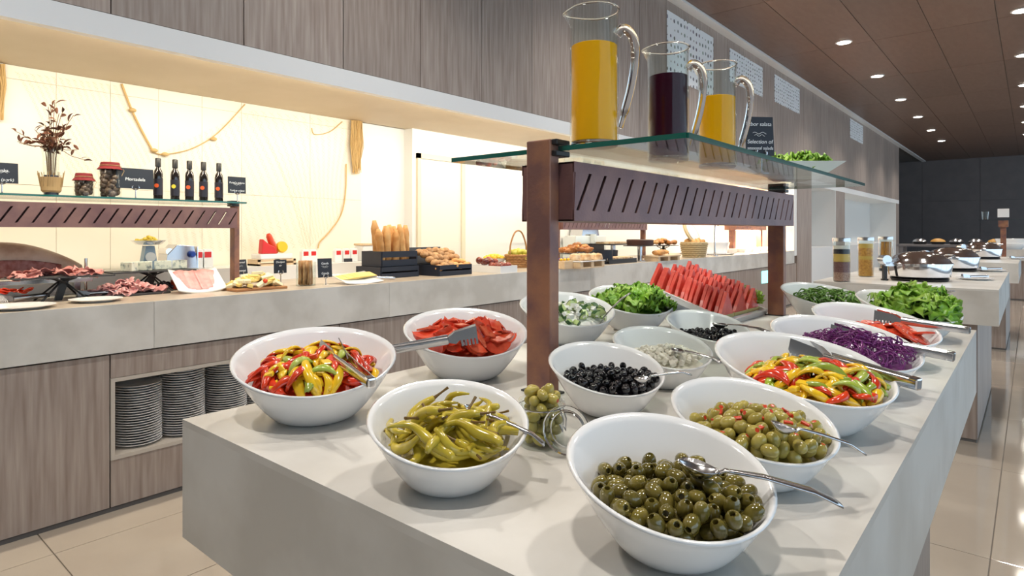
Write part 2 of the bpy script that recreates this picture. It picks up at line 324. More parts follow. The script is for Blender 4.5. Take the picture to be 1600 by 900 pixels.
# plates in the open niche
pm=MB().lathe([(0,.004),(.062,.004),(.066,0),(.07,0),(.074,.004),(.108,.013),(.110,.0155),(.107,.016),(.074,.008),(0,.008)],32).mesh('plate',PLATE,True)
for i,px in enumerate((214,284,352,408)):
    yy=YX(px,-3.52)
    for k in range((24,27,27,26)[i]):
        tag(link('dinner_plate',pm,None,(-3.51+random.Random(i*50+k).uniform(-.001,.001),yy,.269+.0128*k)),('white plate in the stack beside the wood door panel','white plate in the second stack from the wood door panel','white plate in the third stack from the wood door panel','white plate in the fourth stack from the wood door panel')[i],'plate','plates stack %s'%('one','two','three','four')[i] if False else ('plates stacked first in the niche','plates stacked second in the niche','plates stacked third in the niche','plates stacked fourth in the niche')[i])
# ---------------------------------------------------------------- sneeze-guard shelf units
def slotted(L,h,n):   # slotted face in local x(length) z(height), lies in plane y=0, thickness .004: strips between slots
    mb=MB(); w=L/n; sl=.45*w
    m=.18*h
    mb.box(0,L,-.002,.002,0,m); mb.box(0,L,-.002,.002,h-m,h)
    hh=h-2*m; lean=hh*.62; sw=min(.011,w*.30)
    for i in range(n+1):
        xa=i*w-lean/2-w/2+sw; xb=xa+w-sw
        q=[(max(0,min(L,xa)),m),(max(0,min(L,xb)),m),(max(0,min(L,xb+lean)),h-m),(max(0,min(L,xa+lean)),h-m)]
        if q[1][0]-q[0][0]+q[2][0]-q[3][0]<1e-4: continue
        mb.add([(x,-.002,z) for x,z in q]+[(x,.002,z) for x,z in q],[(0,1,2,3),(7,6,5,4),(0,4,5,1),(1,5,6,2),(2,6,7,3),(3,7,4,0)])
    return mb
def shelf_unit(label,Xc,y0,y1,gx0,gx1,post=(.064,.034),box=.14,nslot=24,gy=0.0):
    t=thing('sneeze_guard_shelf',label,'shelf unit',(Xc,y0,1.0)); L=y1-y0
    for yy in (-post[1],L):
        p=ob('post',MB().box(-post[0]/2,post[0]/2,yy,yy+post[1],0,.548),COPPER,t,bevel=.003)
        ob('base_plate',MB().box(-post[0]/2-.01,post[0]/2+.01,yy-.006,yy+post[1]+.006,0,.004),BLACK,p)
    g=ob('glass_shelf',MB().box(gx0-Xc,gx1-Xc,gy,L-gy,.5245,.5345),SHELFG,t)
    e=.0035
    ob('glass_edge',MB().box(gx0-Xc-e,gx0-Xc,gy,L-gy,.5243,.5347).box(gx1-Xc,gx1-Xc+e,gy,L-gy,.5243,.5347).box(gx0-Xc,gx1-Xc,gy-e,gy,.5243,.5347).box(gx0-Xc,gx1-Xc,L-gy,L-gy+e,.5243,.5347),GEDGE,g)
    b=ob('heater_box',MB().box(-box/2,box/2,.0,.004,.373,.50).box(-box/2,box/2,L-.004,L,.373,.50).box(-box/2,box/2,0,L,.496,.50).box(-box/2,box/2,0,L,.373,.376),PURP,t)
    for sx in (-1,1):
        f=ob('slotted_face',slotted(L,.127,nslot),PURP,b,(sx*box/2,0,.373),(0,0,R(90)))
    for yy in (-.002,L+.002):
        cl=MB()
        for zz in (.512,.536): cl.box(-.02,.045,yy-.025,yy+.025,zz,zz+.012)
        ob('clamp',cl,BLACK,t,bevel=.002)
    return t
shelf_unit('copper sneeze-guard shelf unit standing on the salad island',-.815,1.085,2.665,-1.113,-.490,nslot=25)
shelf_unit('copper shelf unit over the cold cuts holding jars and bottles',-3.93,.20,1.86,-4.18,-3.74,nslot=25)
shelf_unit('copper shelf unit over the pastries on the back counter',-3.93,5.42,7.32,-4.18,-3.74,nslot=25)
GZ=1.535
# ---------------------------------------------------------------- bowls and packing
BW={}
def bowl_fn(Rm,zm,zt,th,rb=.44,p=.72):
    rbm=rb*Rm
    def rim(a):
        q=math.cos(a-th); return Rm*(1+.13*q), zm+zt*q
    def inner(x,y):
        r=math.hypot(x,y); Ra,za=rim(math.atan2(y,x))
        if r<=rbm: return .008
        s_=((r-rbm)/(Ra-rbm)); return .008+(za-.008)*(max(s_,0)**(1/p)) if s_<1.3 else 9
    return rim,inner,rbm
def bowl_mesh(Rm,zm,zt,th,n=56,k=12):
    rim,inner,rb=bowl_fn(Rm,zm,zt,th); mb=MB(); th_=.0045
    rings=[]
    for side in (0,1):
        for j in range(k+1):
            s_=j/k if side==0 else 1-j/k; ring=[]
            for i in range(n):
                a=2*PI*i/n; Ra,za=rim(a)
                r=rb+(Ra-rb)*(s_**.72); z=za*s_
                if side==1: r-=th_*(1 if s_<1 else .75); z=.008+(za-.008)*s_ +(0.0 if s_<1 else .001)
                elif s_==1: z-=.001; r+=.0008
                ring.append((r*math.cos(a),r*math.sin(a),z))
            rings.append(ring)
    vs=[v for r in rings for v in r]; fs=[]
    for j in range(len(rings)-1):
        for i in range(n):
            q=(i+1)%n; fs.append((j*n+i,j*n+q,(j+1)*n+q,(j+1)*n+i))
    fs.append(tuple(range(n-1,-1,-1))); m=len(rings)-1; fs.append(tuple(m*n+i for i in range(n)))
    mb.add(vs,fs); return mb
TH=R(147)
SM=(.112,.085,.030); LG=(.150,.107,.037)
bm_s=bowl_mesh(*SM,TH).mesh('bowl_small',PORC,2); bm_l=bowl_mesh(*LG,TH).mesh('bowl_large',PORC,2)
def bowl(x,y,size,label):
    o=link('serving_bowl',bm_s if size is SM else bm_l,None,(x,y,1.0)); tag(o,label,'bowl'); return o
def pack(n,r,size,level,dome,rng,rc=None,K=30,shr=.93,bed=.024):
    """drop spheres of radius r into a slanted bowl; returns centres relative to bowl base"""
    rim,inner,rb=bowl_fn(*size,TH); pts=np.zeros((0,3)); out=[]
    Rm=size[0]; fails=0
    while len(out)<n and fails<60:
        best=None
        for _ in range(K):
            a=rng.uniform(0,2*PI); q=math.sqrt(rng.random())*Rm*1.1; x,y=q*math.cos(a),q*math.sin(a)
            Ra,za=rim(a)
            if q>Ra-r*1.15: continue
            z=max(inner(x,y)+r*1.12,level+dome*(1-(q/Rm)**2)-bed)
            qq=q+r*1.3+.006; z=max(z,inner(qq*math.cos(a),qq*math.sin(a)))
            if len(pts):
                d2=(pts[:,0]-x)**2+(pts[:,1]-y)**2; rr=(2*r*shr)**2; k_=d2<rr
                if k_.any(): z=max(z,(pts[k_,2]+np.sqrt(rr-d2[k_])).max())
            if z>level+dome*(1-(q/Rm)**2): continue
            if best is None or z<best[2]: best=(x,y,z)
        if best is None: fails+=1; continue
        out.append(best); pts=np.vstack([pts,best])
    return out
def fit(o,k):      # slide a piece inward / upward until it lies wholly inside its bowl
    x0,y0,sz=POS[k]; rim,inner,rb=bowl_fn(*sz,TH)
    vs=np.array([v.co[:] for v in o.data.vertices]); Mx=np.array((o.rotation_euler.to_matrix()@Matrix.Diagonal(o.scale)))
    vs=vs@Mx.T
    for it in range(6):
        x=vs[:,0]+o.location.x-x0; y=vs[:,1]+o.location.y-y0; z=vs[:,2]+o.location.z-1.0
        a=np.arctan2(y,x); r=np.hypot(x,y); q=np.cos(a-TH); Ra=sz[0]*(1+.13*q); za=sz[1]+sz[2]*q
        s_=np.clip((z-.008)/(za-.008),0,1); rw=rb+(Ra-rb)*s_**.72-.0075
        pen=np.where(z<za+.004,r-rw,-1); i=int(pen.argmax())
        if pen[i]>0:
            o.location.x-=(pen[i]*.8+.001)*math.cos(a[i]); o.location.y-=(pen[i]*.8+.001)*math.sin(a[i]); o.location.z+=pen[i]*.35
        elif z.min()<.012: o.location.z+=.012-z.min()
        else: break
    return o
def rrot(rng): return (rng.uniform(0,2*PI),rng.uniform(0,2*PI),rng.uniform(0,2*PI))
POS={'pepL':(-1.037,.651,LG),'pickle':(-.618,.599,SM),'tomW':(-1.045,1.07,LG),'cuke':(-1.115,1.60,LG),'curly':(-1.09,1.965,LG),
 'blackA':(-.627,1.035,SM),'onion':(-.642,1.304,SM),'blackB':(-.69,1.68,SM),'pepR':(-.305,1.19,LG),'stuffed':(-.296,.892,SM),'greenO':(-.300,.632,SM),
 'cabb':(-.306,1.521,LG),'tomS':(-.307,1.88,LG),'lett':(-.300,2.40,LG),'arug':(-.595,2.565,LG)}
LAB={'pepL':'large slanted white bowl of red and yellow pepper strips at the island corner','pickle':'small slanted white bowl of pickled yellow peppers','tomW':'large slanted white bowl of tomato wedges with tongs',
'cuke':'slanted white bowl of diced cucumber with crumbled white cheese','curly':'slanted white bowl heaped with curly green lettuce beside the watermelon','blackA':'small slanted white bowl of black olives beside the copper post','onion':'small slanted white bowl of diced white onion',
'blackB':'small slanted white bowl of black olives in front of the watermelon','pepR':'large slanted white bowl of mixed pepper strips with green pieces and tongs','stuffed':'small slanted white bowl of pale green olives stuffed with red pimento','greenO':'small slanted white bowl of dark green pitted olives',
'cabb':'large slanted white bowl of shredded purple cabbage','tomS':'large slanted white bowl of tomato slices with tongs','lett':'large slanted white bowl heaped with broad green lettuce','arug':'slanted white bowl of rocket salad with white cheese behind the copper post'}
for k,(x,y,sz) in POS.items(): bowl(x,y,sz,LAB[k])
def heap(k,dome=.03,dl=0):    # surface of the food heap, relative to bowl base
    x0,y0,sz=POS[k]; zl=sz[1]-sz[2]+.004+dl
    rim,inner,rb=bowl_fn(*sz,TH)
    def rc(a):            # radius at which level reaches the wall
        Ra,za=rim(a); s_=min(1,max(0,(zl-.008)/(za-.008))); return rb+(Ra-rb)*s_**.72-.006
    def H(x,y):
        r=math.hypot(x,y); q=min(1,r/rc(math.atan2(y,x))); return zl+dome*(1-q*q)
    return H,rc
def scatter(k,n,rng,dome,margin,dl=0):
    H,rc=heap(k,dome,dl); x0,y0,sz=POS[k]; out=[]
    for i in range(n):
        a=2*PI*((i*.618034)%1)+rng.uniform(-.2,.2); q=math.sqrt((i+.5)/n)*max(.01,rc(a)-margin); x,y=q*math.cos(a),q*math.sin(a)
        e=.004; nx=-(H(x+e,y)-H(x-e,y))/(2*e); ny=-(H(x,y+e)-H(x,y-e))/(2*e)
        out.append((x0+x,y0+y,1.0+H(x,y),Vector((nx,ny,1)).normalized()))
    return out
def lay(n,yaw,jit,rng):     # rotation laying local z along n, random yaw, jitter
    q=n.to_track_quat('Z','Y').to_matrix()
    return q@Matrix.Rotation(yaw,3,'Z')@Matrix.Rotation(rng.uniform(-jit,jit),3,'X')@Matrix.Rotation(rng.uniform(-jit,jit),3,'Y')
def fill_bed(k,mat,name,label,cat,dome,dl):   # food mass under the visible pieces
    H,rc=heap(k,dome,dl); mb=MB(); n=28; rings=[]
    x0,y0,sz=POS[k]; rim,inner,rb=bowl_fn(*sz,TH)
    vs=[(0,0,H(0,0))]; 
    for j in range(1,7):
        for i in range(n):
            a=2*PI*i/n; q=rc(a)*j/6*.97; vs.append((q*math.cos(a),q*math.sin(a),H(q*math.cos(a),q*math.sin(a))+.002*math.sin(7*a+j*2)))
    for i in range(n): a=2*PI*i/n; vs.append((rb*.8*math.cos(a),rb*.8*math.sin(a),.012))
    fs=[(0,1+i,1+(i+1)%n) for i in range(n)]
    for j in range(6):
        for i in range(n): q=(i+1)%n; fs.append((1+j*n+i,1+(j+1)*n+i,1+(j+1)*n+q,1+j*n+q))
    fs.append(tuple(1+6*n+i for i in range(n)))
    o=ob(name,MB().add(vs,fs),mat,None,(x0,y0,1.0),smooth=True); return tag(o,label,cat,kind='stuff')
# ---- olives
def olive_mesh(nm,mat,a=.0085,L=.0115,hole=True):
    pr=[]
    if hole: pr=[(0,L*.45),(a*.30,L*.45),(a*.34,L*.88),(a*.42,L*.93)]
    else: pr=[(0,L)]
    for j in range(1,9):
        q=PI*j/9
        if hole and q<.48: continue
        pr.append((a*math.sin(q)**.85,L*math.cos(q)))
    pr.append((0,-L)); return MB().lathe(pr,12).mesh(nm,mat,True)
OG=olive_mesh('olive',OLIVEG); OS=olive_mesh('olive_stuffed',OLIVES,.0088,.0118); OSn=olive_mesh('olive_whole',OLIVES,.0088,.0118,False); OB=olive_mesh('black_olive',OLIVEB,.0070,.0082)
PIMM=MB().lathe([(0,.011),(.0032,.0105),(.0036,.006),(0,.006)],8).mesh('pimento',PIM,True)
def olives(k,n,r,meshes,name,label,group,seed,level,dome,pim=False):
    rng=random.Random(seed); x0,y0,sz=POS[k]; lv=sz[1]-sz[2]+level
    fill_bed(k,meshes[0].materials[0],name+'_mass','packed olives beneath the top layer of '+group,'olives',dome*.8,level-.03)
    for i,(x,y,z) in enumerate(pack(n,r,sz,lv,dome,rng)):
        o=link(name,rng.choice(meshes),None,(x0+x,y0+y,1.0+z),rrot(rng)); tag(o,label,'olive',group)
        if rng.random()<.55: o.rotation_euler=(rng.uniform(.3,1.3),0,rng.uniform(-.6,2.2))
        if pim and o.data is OS: link('pimento',PIMM,o)
olives('greenO',230,.0092,[OG],'green_olive','dark green pitted olive in the small slanted bowl','green olives in the bowl',1,.008,.018)
olives('stuffed',210,.0094,[OS,OS,OSn],'stuffed_olive','pale green olive in the slanted bowl of pimento-stuffed olives','stuffed olives in the bowl',2,.010,.030,True)
olives('blackA',150,.0076,[OB],'black_olive','black olive in the bowl beside the copper post','black olives beside the post',3,.010,.022)
olives('blackB',140,.0076,[OB],'black_olive','black olive in the bowl in front of the watermelon','black olives near the watermelon',4,.006,.016)
pimp=MB().box(-.006,.006,-.003,.003,-.002,.002).mesh('pimento_strip',PIM,bevel=.001)
rng=random.Random(12)
for x,y,z,n in scatter('stuffed',16,rng,.026,.03,.012): tag(link('pimento_strip',pimp,None,(x,y,z),lay(n,rng.uniform(0,6),.3,rng)),'loose red pimento strip among the stuffed olives','pimento','loose pimento strips')
# ---- strips of pepper
def strip_mesh(nm,mat,L,w,curl,th=.004,tw=.6):
    def fn(u,v):
        a=(u-.5)*curl; r=L/max(curl,.01); x=r*math.sin(a); z=r*(math.cos(a)-1)+ .25*L*curl/4
        ww=w*(1-.6*abs(2*u-1)**3); yy=(v-.5)*ww; return (x, yy*math.cos(tw*(u-.5))+.15*L*math.sin(3*u), z+yy*math.sin(tw*(u-.5))-.35*w*(2*v-1)**2*.5)
    return MB().sheet(fn,10,3,th).mesh(nm,mat,2)
PS={c:[strip_mesh('pepper_strip',m,.082,.017,1.4),strip_mesh('pepper_strip',m,.066,.014,2.3,tw=1.2),strip_mesh('pepper_strip',m,.045,.017,.9)] for c,m in (('red',PRED),('yellow',PYEL),('green',PGRN))}
CH={c:MB().box(-.009,.009,-.007,.007,-.004,.004).mesh('pepper_piece',m,bevel=.0015) for c,m in (('red',PRED),('yellow',PYEL),('green',PGRN))}
def peppers(k,where,seed,pick,n=170):
    rng=random.Random(seed); x0,y0,sz=POS[k]
    fill_bed(k,PRED if k=='pepL' else PYEL,'pepper_mass','packed pepper pieces beneath the strips in '+where,'peppers',.026,-.012)
    for dl,nn in ((-.004,n//2),(.003,n//2)):
        for i,(x,y,z,nv) in enumerate(scatter(k,nn,rng,.048 if k=='pepL' else .036,.012,dl)):
            c=pick((x-x0)/sz[0],(y-y0)/sz[0],rng); big=rng.random()<.78
            o=link('%s_pepper_%s'%(c,'strip' if big else 'piece'),rng.choice(PS[c]) if big else CH[c],None,(x,y,z+rng.uniform(0,.006)),lay(nv,rng.uniform(0,2*PI),.35,rng),rng.uniform(.85,1.15)); fit(o,k)
            tag(o,'%s bell pepper %s in %s'%(c,'strip' if big else 'chunk',where),'pepper','%s pepper %s in %s'%(c,'strips' if big else 'chunks',where))
def pickL(x,y,rng):
    u=x*cs+y*sn; v=-x*sn+y*cs      # right, away on screen
    if v>.25 or u>.42 or u<-.45: return 'red' if rng.random()<.85 else 'yellow'
    if v>-.22: return rng.choice(['yellow']*8+['red','green'])
    return rng.choice(['red']*4+['yellow']*4+['green']*2)
def pickR(x,y,rng):
    u=x*cs+y*sn
    if u<-.05: return rng.choice(['yellow']*5+['red','red','green'])
    return rng.choice(['red']*2+['yellow']*2+['green']*3)
peppers('pepL','the bowl at the island corner',21,pickL); peppers('pepR','the mixed pepper bowl on the right side',22,pickR)
# ---- pickled peppers: long bent tapering tubes with stems
rng=random.Random(31); x0,y0,sz=POS['pickle']
fill_bed('pickle',PICK,'pickled_pepper_mass','packed pickled peppers beneath the long ones','peppers',.014,-.024)
for v_ in range(5):
    L=.095; cv=rng.uniform(1.2,3.2); pts=[];rad=[]
    for i in range(13):
        u=i/12; a=(u-.5)*cv; r=L/cv; pts.append((r*math.sin(a),r*(1-math.cos(a))-r*.12*cv*cv/4+.004*math.sin(9*u+v_),.006*math.sin(5*u+v_))); rad.append(.0075*(1-.1*math.sin(11*u))*min(1,.55+3*u)*(1-u**3*.85))
    me=MB().tube(pts,rad,9).mesh('pickled_pepper',PICK,2); t0=Vector(pts[0])-Vector(pts[1]); t0.normalize()
    sm=MB().tube([Vector(pts[0])+t0*q+Vector((0,0,.004*q/.03)) for q in (-.004,.006,.014,.024)],[.0035,.002,.0016,.0022],6).mesh('stem',STEM,True)
    PS['pk%d'%v_]=(me,sm)
for dl,nn in ((-.014,24),(-.003,22),(.008,16)):
    for i,(x,y,z,nv) in enumerate(scatter('pickle',nn,rng,.028,.014,dl)):
        me,sm=PS['pk%d'%rng.randrange(5)]; o=link('pickled_pepper',me,None,(x,y,z+.004),lay(nv,rng.uniform(0,6.3),.35,rng),rng.uniform(.8,1.1)); fit(o,'pickle'); tag(o,'long yellow-green pickled pepper in the small slanted bowl','pepper','pickled peppers in the bowl'); 
        if i%3==0: link('stem',sm,o)
# ---- tomatoes
def wedge_mesh():
    mb=MB(); n=8; vs=[];fs=[]; r=.027; ang=1.5
    for i in range(n+1):
        a=PI*i/n
        for q in (-ang/2,-ang/4,0,ang/4,ang/2): vs.append((r*math.sin(a)*math.sin(q),r*.98*math.cos(a),-r*math.sin(a)*math.cos(q)+r*.5))
        vs.append((0,r*.9*math.cos(a),r*.42))
    for i in range(n):
        b=i*6
        for q in range(4): fs.append((b+q,b+q+1,b+7+q,b+6+q))
        fs.append((b+4,b+5,b+11,b+10)); fs.append((b+5,b,b+6,b+11))
    return mb.add(vs,fs)
WM=wedge_mesh().mesh('tomato_wedge',TOM,True)
wf=MB().prism([(-.011,.0),(0,-.018),(.011,0),(0,.018)],.0125,.0155).mesh('seed_flesh',TOMIN,True)
rng=random.Random(41); fill_bed('tomW',TOMIN,'tomato_mass','packed tomato pieces beneath the wedges','tomatoes',.02,-.024)
for dl,nn in ((-.002,22),(.010,18)):
    for x,y,z,nv in scatter('tomW',nn,rng,.036,.02,dl):
        o=link('tomato_wedge',WM,None,(x,y,z),lay(nv,rng.uniform(0,6.3),.7,rng),rng.uniform(1.05,1.4)); fit(o,'tomW'); tag(o,'juicy red tomato wedge in the large slanted bowl','tomato','tomato wedges in the bowl'); link('seed_flesh',wf,o)
sl=MB().lathe([(0,-.003),(.030,-.003),(.0315,0),(.030,.003),(0,.003)],20).mesh('tomato_slice',TOM,True); sf=MB().lathe([(0,.0034),(.010,.0034)],3)
sfm=MB()
for q in range(5): sfm.prism([(math.cos(q*1.257+d)*rr,math.sin(q*1.257+d)*rr) for d,rr in ((-.4,.012),(-.45,.024),(0,.026),(.45,.024),(.4,.012),(0,.009))],.0028,.0036)
sfm=sfm.mesh('seed_pocket',TOMIN)
rng=random.Random(42); fill_bed('tomS',TOM,'tomato_mass','packed tomato pieces beneath the slices','tomatoes',.012,-.016)
for dl,nn in ((-.006,16),(.004,14)):
    for x,y,z,nv in scatter('tomS',nn,rng,.018,.034,dl):
        o=link('tomato_slice',sl,None,(x,y,z),lay(nv,rng.uniform(0,6.3),.5,rng),rng.uniform(.85,1.1)); fit(o,'tomS'); tag(o,'round red tomato slice in the slanted bowl with tongs','tomato','tomato slices in the bowl'); link('seed_pocket',sfm,o)
# ---- leaves
def leaf_mesh(mat,seed,L=.10,w=.08,ruf=.012,nm='leaf'):
    q=random.Random(seed); ph=[q.uniform(0,6.3) for _ in range(6)]
    def fn(u,v):
        e=abs(2*v-1); ww=w*(.25+.75*math.sin(PI*min(1,u*.85+.1))**.7); x=L*(u-.4)+.008*math.sin(14*v+ph[0])*u
        y=(v-.5)*ww*(1+.12*math.sin(19*u+ph[1])*e)
        z=.35*L*u*(1-u)+ruf*e*(math.sin(22*u+ph[2])+.7*math.sin(37*u+ph[3]+2*v))+ruf*.8*u**2*math.sin(24*v+ph[4])-.10*L*e*e*math.cos(ph[5]*.3)
        return (x,y,z)
    return MB().sheet(fn,18,10,.0008).mesh(nm,mat,2)
def leaves(k,n,seed,mats,nm,label,cat,group,dome,size=1.,dl=0,jit=.9,L=.09,w=.075):
    rng=random.Random(seed); ms=[leaf_mesh(m,seed+i,L,w) for i,m in enumerate(mats)]
    for lay_ in (0,1):
        for x,y,z,nv in scatter(k,n//2,rng,dome,.012,dl+.012*lay_):
            o=link(nm,rng.choice(ms),None,(x,y,z),lay(nv,rng.uniform(0,6.3),jit,rng),size*rng.uniform(.75,1.1)); tag(o,label,cat,group)
fill_bed('curly',LET,'lettuce_mass','packed lettuce beneath the curly leaves','lettuce',.03,-.02)
leaves('curly',64,51,[LET,LET,LETP],'curly_lettuce_leaf','frilly bright green lettuce leaf in the bowl beside the watermelon','lettuce','curly lettuce leaves',.06,.8)
fill_bed('lett',LET,'lettuce_mass','packed lettuce beneath the broad leaves','lettuce',.03,-.02)
leaves('lett',64,52,[LET,LETP,LETP],'lettuce_leaf','broad green lettuce leaf in the bowl at the island far corner','lettuce','broad lettuce leaves',.07,.95)
rng=random.Random(53)
cukm=MB().lathe([(0,-.002),(.016,-.002),(.017,0),(.016,.002),(0,.002)],16).mesh('cucumber_slice',CUKE,True)
for i in range(6): tag(link('cucumber_slice',cukm,None,(POS['lett'][0]+.06+.012*i*.6,POS['lett'][1]+.02-.018*i,1.0+.098-.004*i),(rng.uniform(-.5,.5),rng.uniform(-.2,.6),0)),'pale cucumber slice beside the broad lettuce','cucumber','cucumber slices by the lettuce')
# arugula with cheese (uncountable shreds)
def shreds(k,n,seed,mat,L,w,dome,name,label,cat,lift=.01,curl=1.2,dl=0):
    rng=random.Random(seed); x0,y0,sz=POS[k]; mb=MB(); H,rc=heap(k,dome,dl)
    for x,y,z,nv in scatter(k,n,rng,dome,.012,dl):
        T=Matrix.Translation((x-x0,y-y0,z-1+rng.uniform(-.006,lift)))@lay(nv,rng.uniform(0,6.3),.7,rng).to_4x4()
        c_=rng.uniform(.4,1.6)*curl; l=L*rng.uniform(.6,1.3); a0=rng.uniform(-1,1)
        pts=[(l*(i/5-.5),l*.25*math.sin(c_*i/5*3+a0),l*.22*math.sin(PI*i/5)*c_) for i in range(6)]
        mb.tube(pts,[w*.4,w*.8,w,w,w*.8,w*.3],5,T,flat=.3)
    o=ob(name,mb,mat,None,(x0,y0,1.0),smooth=2); return tag(o,label,cat,kind='stuff')
fill_bed('cabb',CABB,'cabbage_mass','packed cabbage beneath the loose shreds','cabbage',.026,-.01)
shreds('cabb',700,61,CABB,.035,.0016,.036,'shredded_cabbage','finely shredded purple cabbage filling a slanted bowl','cabbage',.012,1.6)
fill_bed('arug',ARU,'rocket_mass','packed rocket beneath the loose leaves','salad',.02,-.01)
shreds('arug',420,62,ARU,.045,.004,.03,'rocket_salad','loose rocket leaves behind the copper post','salad',.02,1.2)
def crumbs(k,n,seed,mat,s0,s1,dome,name,label,cat,dl=.004):
    rng=random.Random(seed); x0,y0,sz=POS[k]; mb=MB()
    for x,y,z,nv in scatter(k,n,rng,dome,.02,dl):
        s_=rng.uniform(s0,s1); T=Matrix.Translation((x-x0+rng.uniform(-.006,.006),y-y0+rng.uniform(-.006,.006),z-1+rng.uniform(-.004,.008)))@Matrix.Rotation(rng.uniform(0,6),4,'Z')@Matrix.Rotation(rng.uniform(0,3),4,'X')
        mb.box(-s_,s_,-s_*.8,s_*.8,-s_*.6,s_*.6,T)
    return tag(ob(name,mb,mat,None,(x0,y0,1.0)),label,cat,kind='stuff')
crumbs('arug',130,63,FETA,.002,.006,.03,'crumbled_cheese','white cheese crumbs over the rocket salad','cheese',.012)
# cucumber + feta
fill_bed('cuke',FETA,'salad_mass','packed cucumber salad beneath the chunks','salad',.03,-.006)
ck=MB().prism([(0,0),(.020,0),(.017,.010),(.010,.017),(0,.020)],-.007,.007).mesh('cucumber_chunk',CUKE,bevel=.001); cskin=MB().prism([(.0203,0),(.0215,0),(.0185,.011),(.011,.0185),(0,.0215),(0,.0203),(.0102,.0172),(.0172,.0102)],-.007,.007).mesh('skin',CUKS)
rng=random.Random(64)
for dl in (-.002,.006):
    for x,y,z,nv in scatter('cuke',40,rng,.036,.018,dl):
        o=link('cucumber_chunk',ck,None,(x,y,z),rrot(rng),rng.uniform(.8,1.25)); fit(o,'cuke'); tag(o,'diced cucumber chunk in the bowl with white cheese','cucumber','cucumber chunks'); link('skin',cskin,o)
crumbs('cuke',170,65,FETA,.003,.009,.036,'crumbled_cheese','white cheese crumbled over the diced cucumber','cheese',.008)
# onion dice
oc=MB().box(-.006,.006,-.005,.005,-.0045,.0045).mesh('onion_dice',ONION,bevel=.0018); rng=random.Random(66); x0,y0,sz=POS['onion']
fill_bed('onion',ONION,'onion_mass','packed diced onion beneath the loose dice','onion',.012,-.008)
for x,y,z,nv in scatter('onion',150,rng,.022,.014,0): tag(link('onion_dice',oc,None,(x,y,z+rng.uniform(-.003,.004)),rrot(rng),rng.uniform(.7,1.3)),'small translucent dice of white onion in the bowl','onion','diced onion in the bowl')
# ---------------------------------------------------------------- watermelon tray
wt=thing('watermelon_tray','tilted white rectangular tray of watermelon slices','tray',(-1.032,2.475,1.0))
sl_=R(19); Tt=Matrix.Translation((0,0,.062))@Matrix.Rotation(sl_,4,'Y')
mb=MB(); W_,D_=.17,.205
mb.box(-W_,W_,-D_,D_,-.004,.002,Tt)
for b in ((-W_-.012,-W_,-D_-.012,D_+.012,-.004,.02),(W_,W_+.012,-D_-.012,D_+.012,-.004,.02),(-W_,W_,-D_-.012,-D_,-.004,.02),(-W_,W_,D_,D_+.012,-.004,.02)): mb.box(*b,Tt)
ob('tray',mb,PORC,wt,bevel=.002); ob('riser',MB().box(-.16,-.13,-.16,.16,0,.10).box(.12,.14,-.16,.16,0,.016),PORC,wt)
def tri(w,h,th): return [(-w/2,0),(w/2,0),(w*.36,h*.36),(.0015,h),(-.0015,h),(-w*.36,h*.36)]
wm=MB().prism(tri(.130,.094,0),-.0068,.0068,Matrix.Rotation(R(90),4,'Z')@Matrix.Rotation(R(90),4,'X')).mesh('watermelon_slice',MELON,bevel=.0006)
wr=MB().prism([(-.066,-.006),(.066,-.006),(.065,.008),(-.065,.008)],-.0078,.0078,Matrix.Rotation(R(90),4,'Z')@Matrix.Rotation(R(90),4,'X')).mesh('rind',RIND)
rng=random.Random(71)
for r_,yy in enumerate((-.145,-.005,.135)):
    for i in range(15):
        p=Vector((-1.032,2.475,1.0))+Tt@Vector((-.155+.0212*i,yy+rng.uniform(-.006,.006),.010)); 
        o=link('watermelon_slice',wm,None,p,(0,rng.uniform(-.05,.05)+.05,rng.uniform(-.07,.07)),rng.uniform(.92,1.05))
        tag(o,('red watermelon slice in the tray row next to the curly lettuce','red watermelon slice in the middle row of the tray','red watermelon slice in the tray row by the leafy garnish')[r_],'watermelon',('watermelon first row','watermelon middle row','watermelon last row')[r_]); link('rind',wr,o)
gm=[leaf_mesh(REDL,81,.07,.05),leaf_mesh(LETP,82,.07,.05)]
for i in range(12): tag(link('garnish_leaf',gm[i%2],None,(-1.17+.026*i+rng.uniform(-.01,.01),2.66,1.155-.008*i),(rng.uniform(-.6,.6),-1.2+rng.uniform(-.5,.5),rng.uniform(0,6)),.8),'red-edged lettuce garnish leaf behind the watermelon','lettuce','garnish leaves')
# ---------------------------------------------------------------- cutlery
def spoon(label,A,B,roll=0,mat=STEEL,L0=.21):
    A,B=Vector(A),Vector(B); L=(B-A).length; t=thing('serving_spoon',label,'spoon',A); t.rotation_euler=(along(A,B)@Matrix.Rotation(roll,3,'X')).to_euler()
    bl=.30*L; bw=.13*L
    def fn(u,v):
        a=PI*u; w_=bw*math.sin(a*.97+.06)**.75; yy=(2*v-1)*w_; q=max(0,1-(2*u-1)**2)*(1-(2*v-1)**2); return (-bl*.5+bl*u,yy,-.085*L*q)
    b=ob('bowl',MB().sheet(fn,12,8,.0012),mat,t,smooth=2)
    pts=[(bl*.46,0,-.002),(bl*.62,0,.004),(L*.45,0,.010*L/.2),(L*.8,0,.006),(L,0,0)]
    def fh(u,v):
        i=min(3,int(u*4)); f=u*4-i; p=Vector(pts[i]).lerp(Vector(pts[i+1]),f); w_=(.005+.010*max(0,u-.15)/.85)*L/.2
        return (p.x,(2*v-1)*w_,p.z-.0012*(2*v-1)**2)
    ob('handle',MB().sheet(fh,16,4,.0022),mat,t,smooth=2); return t
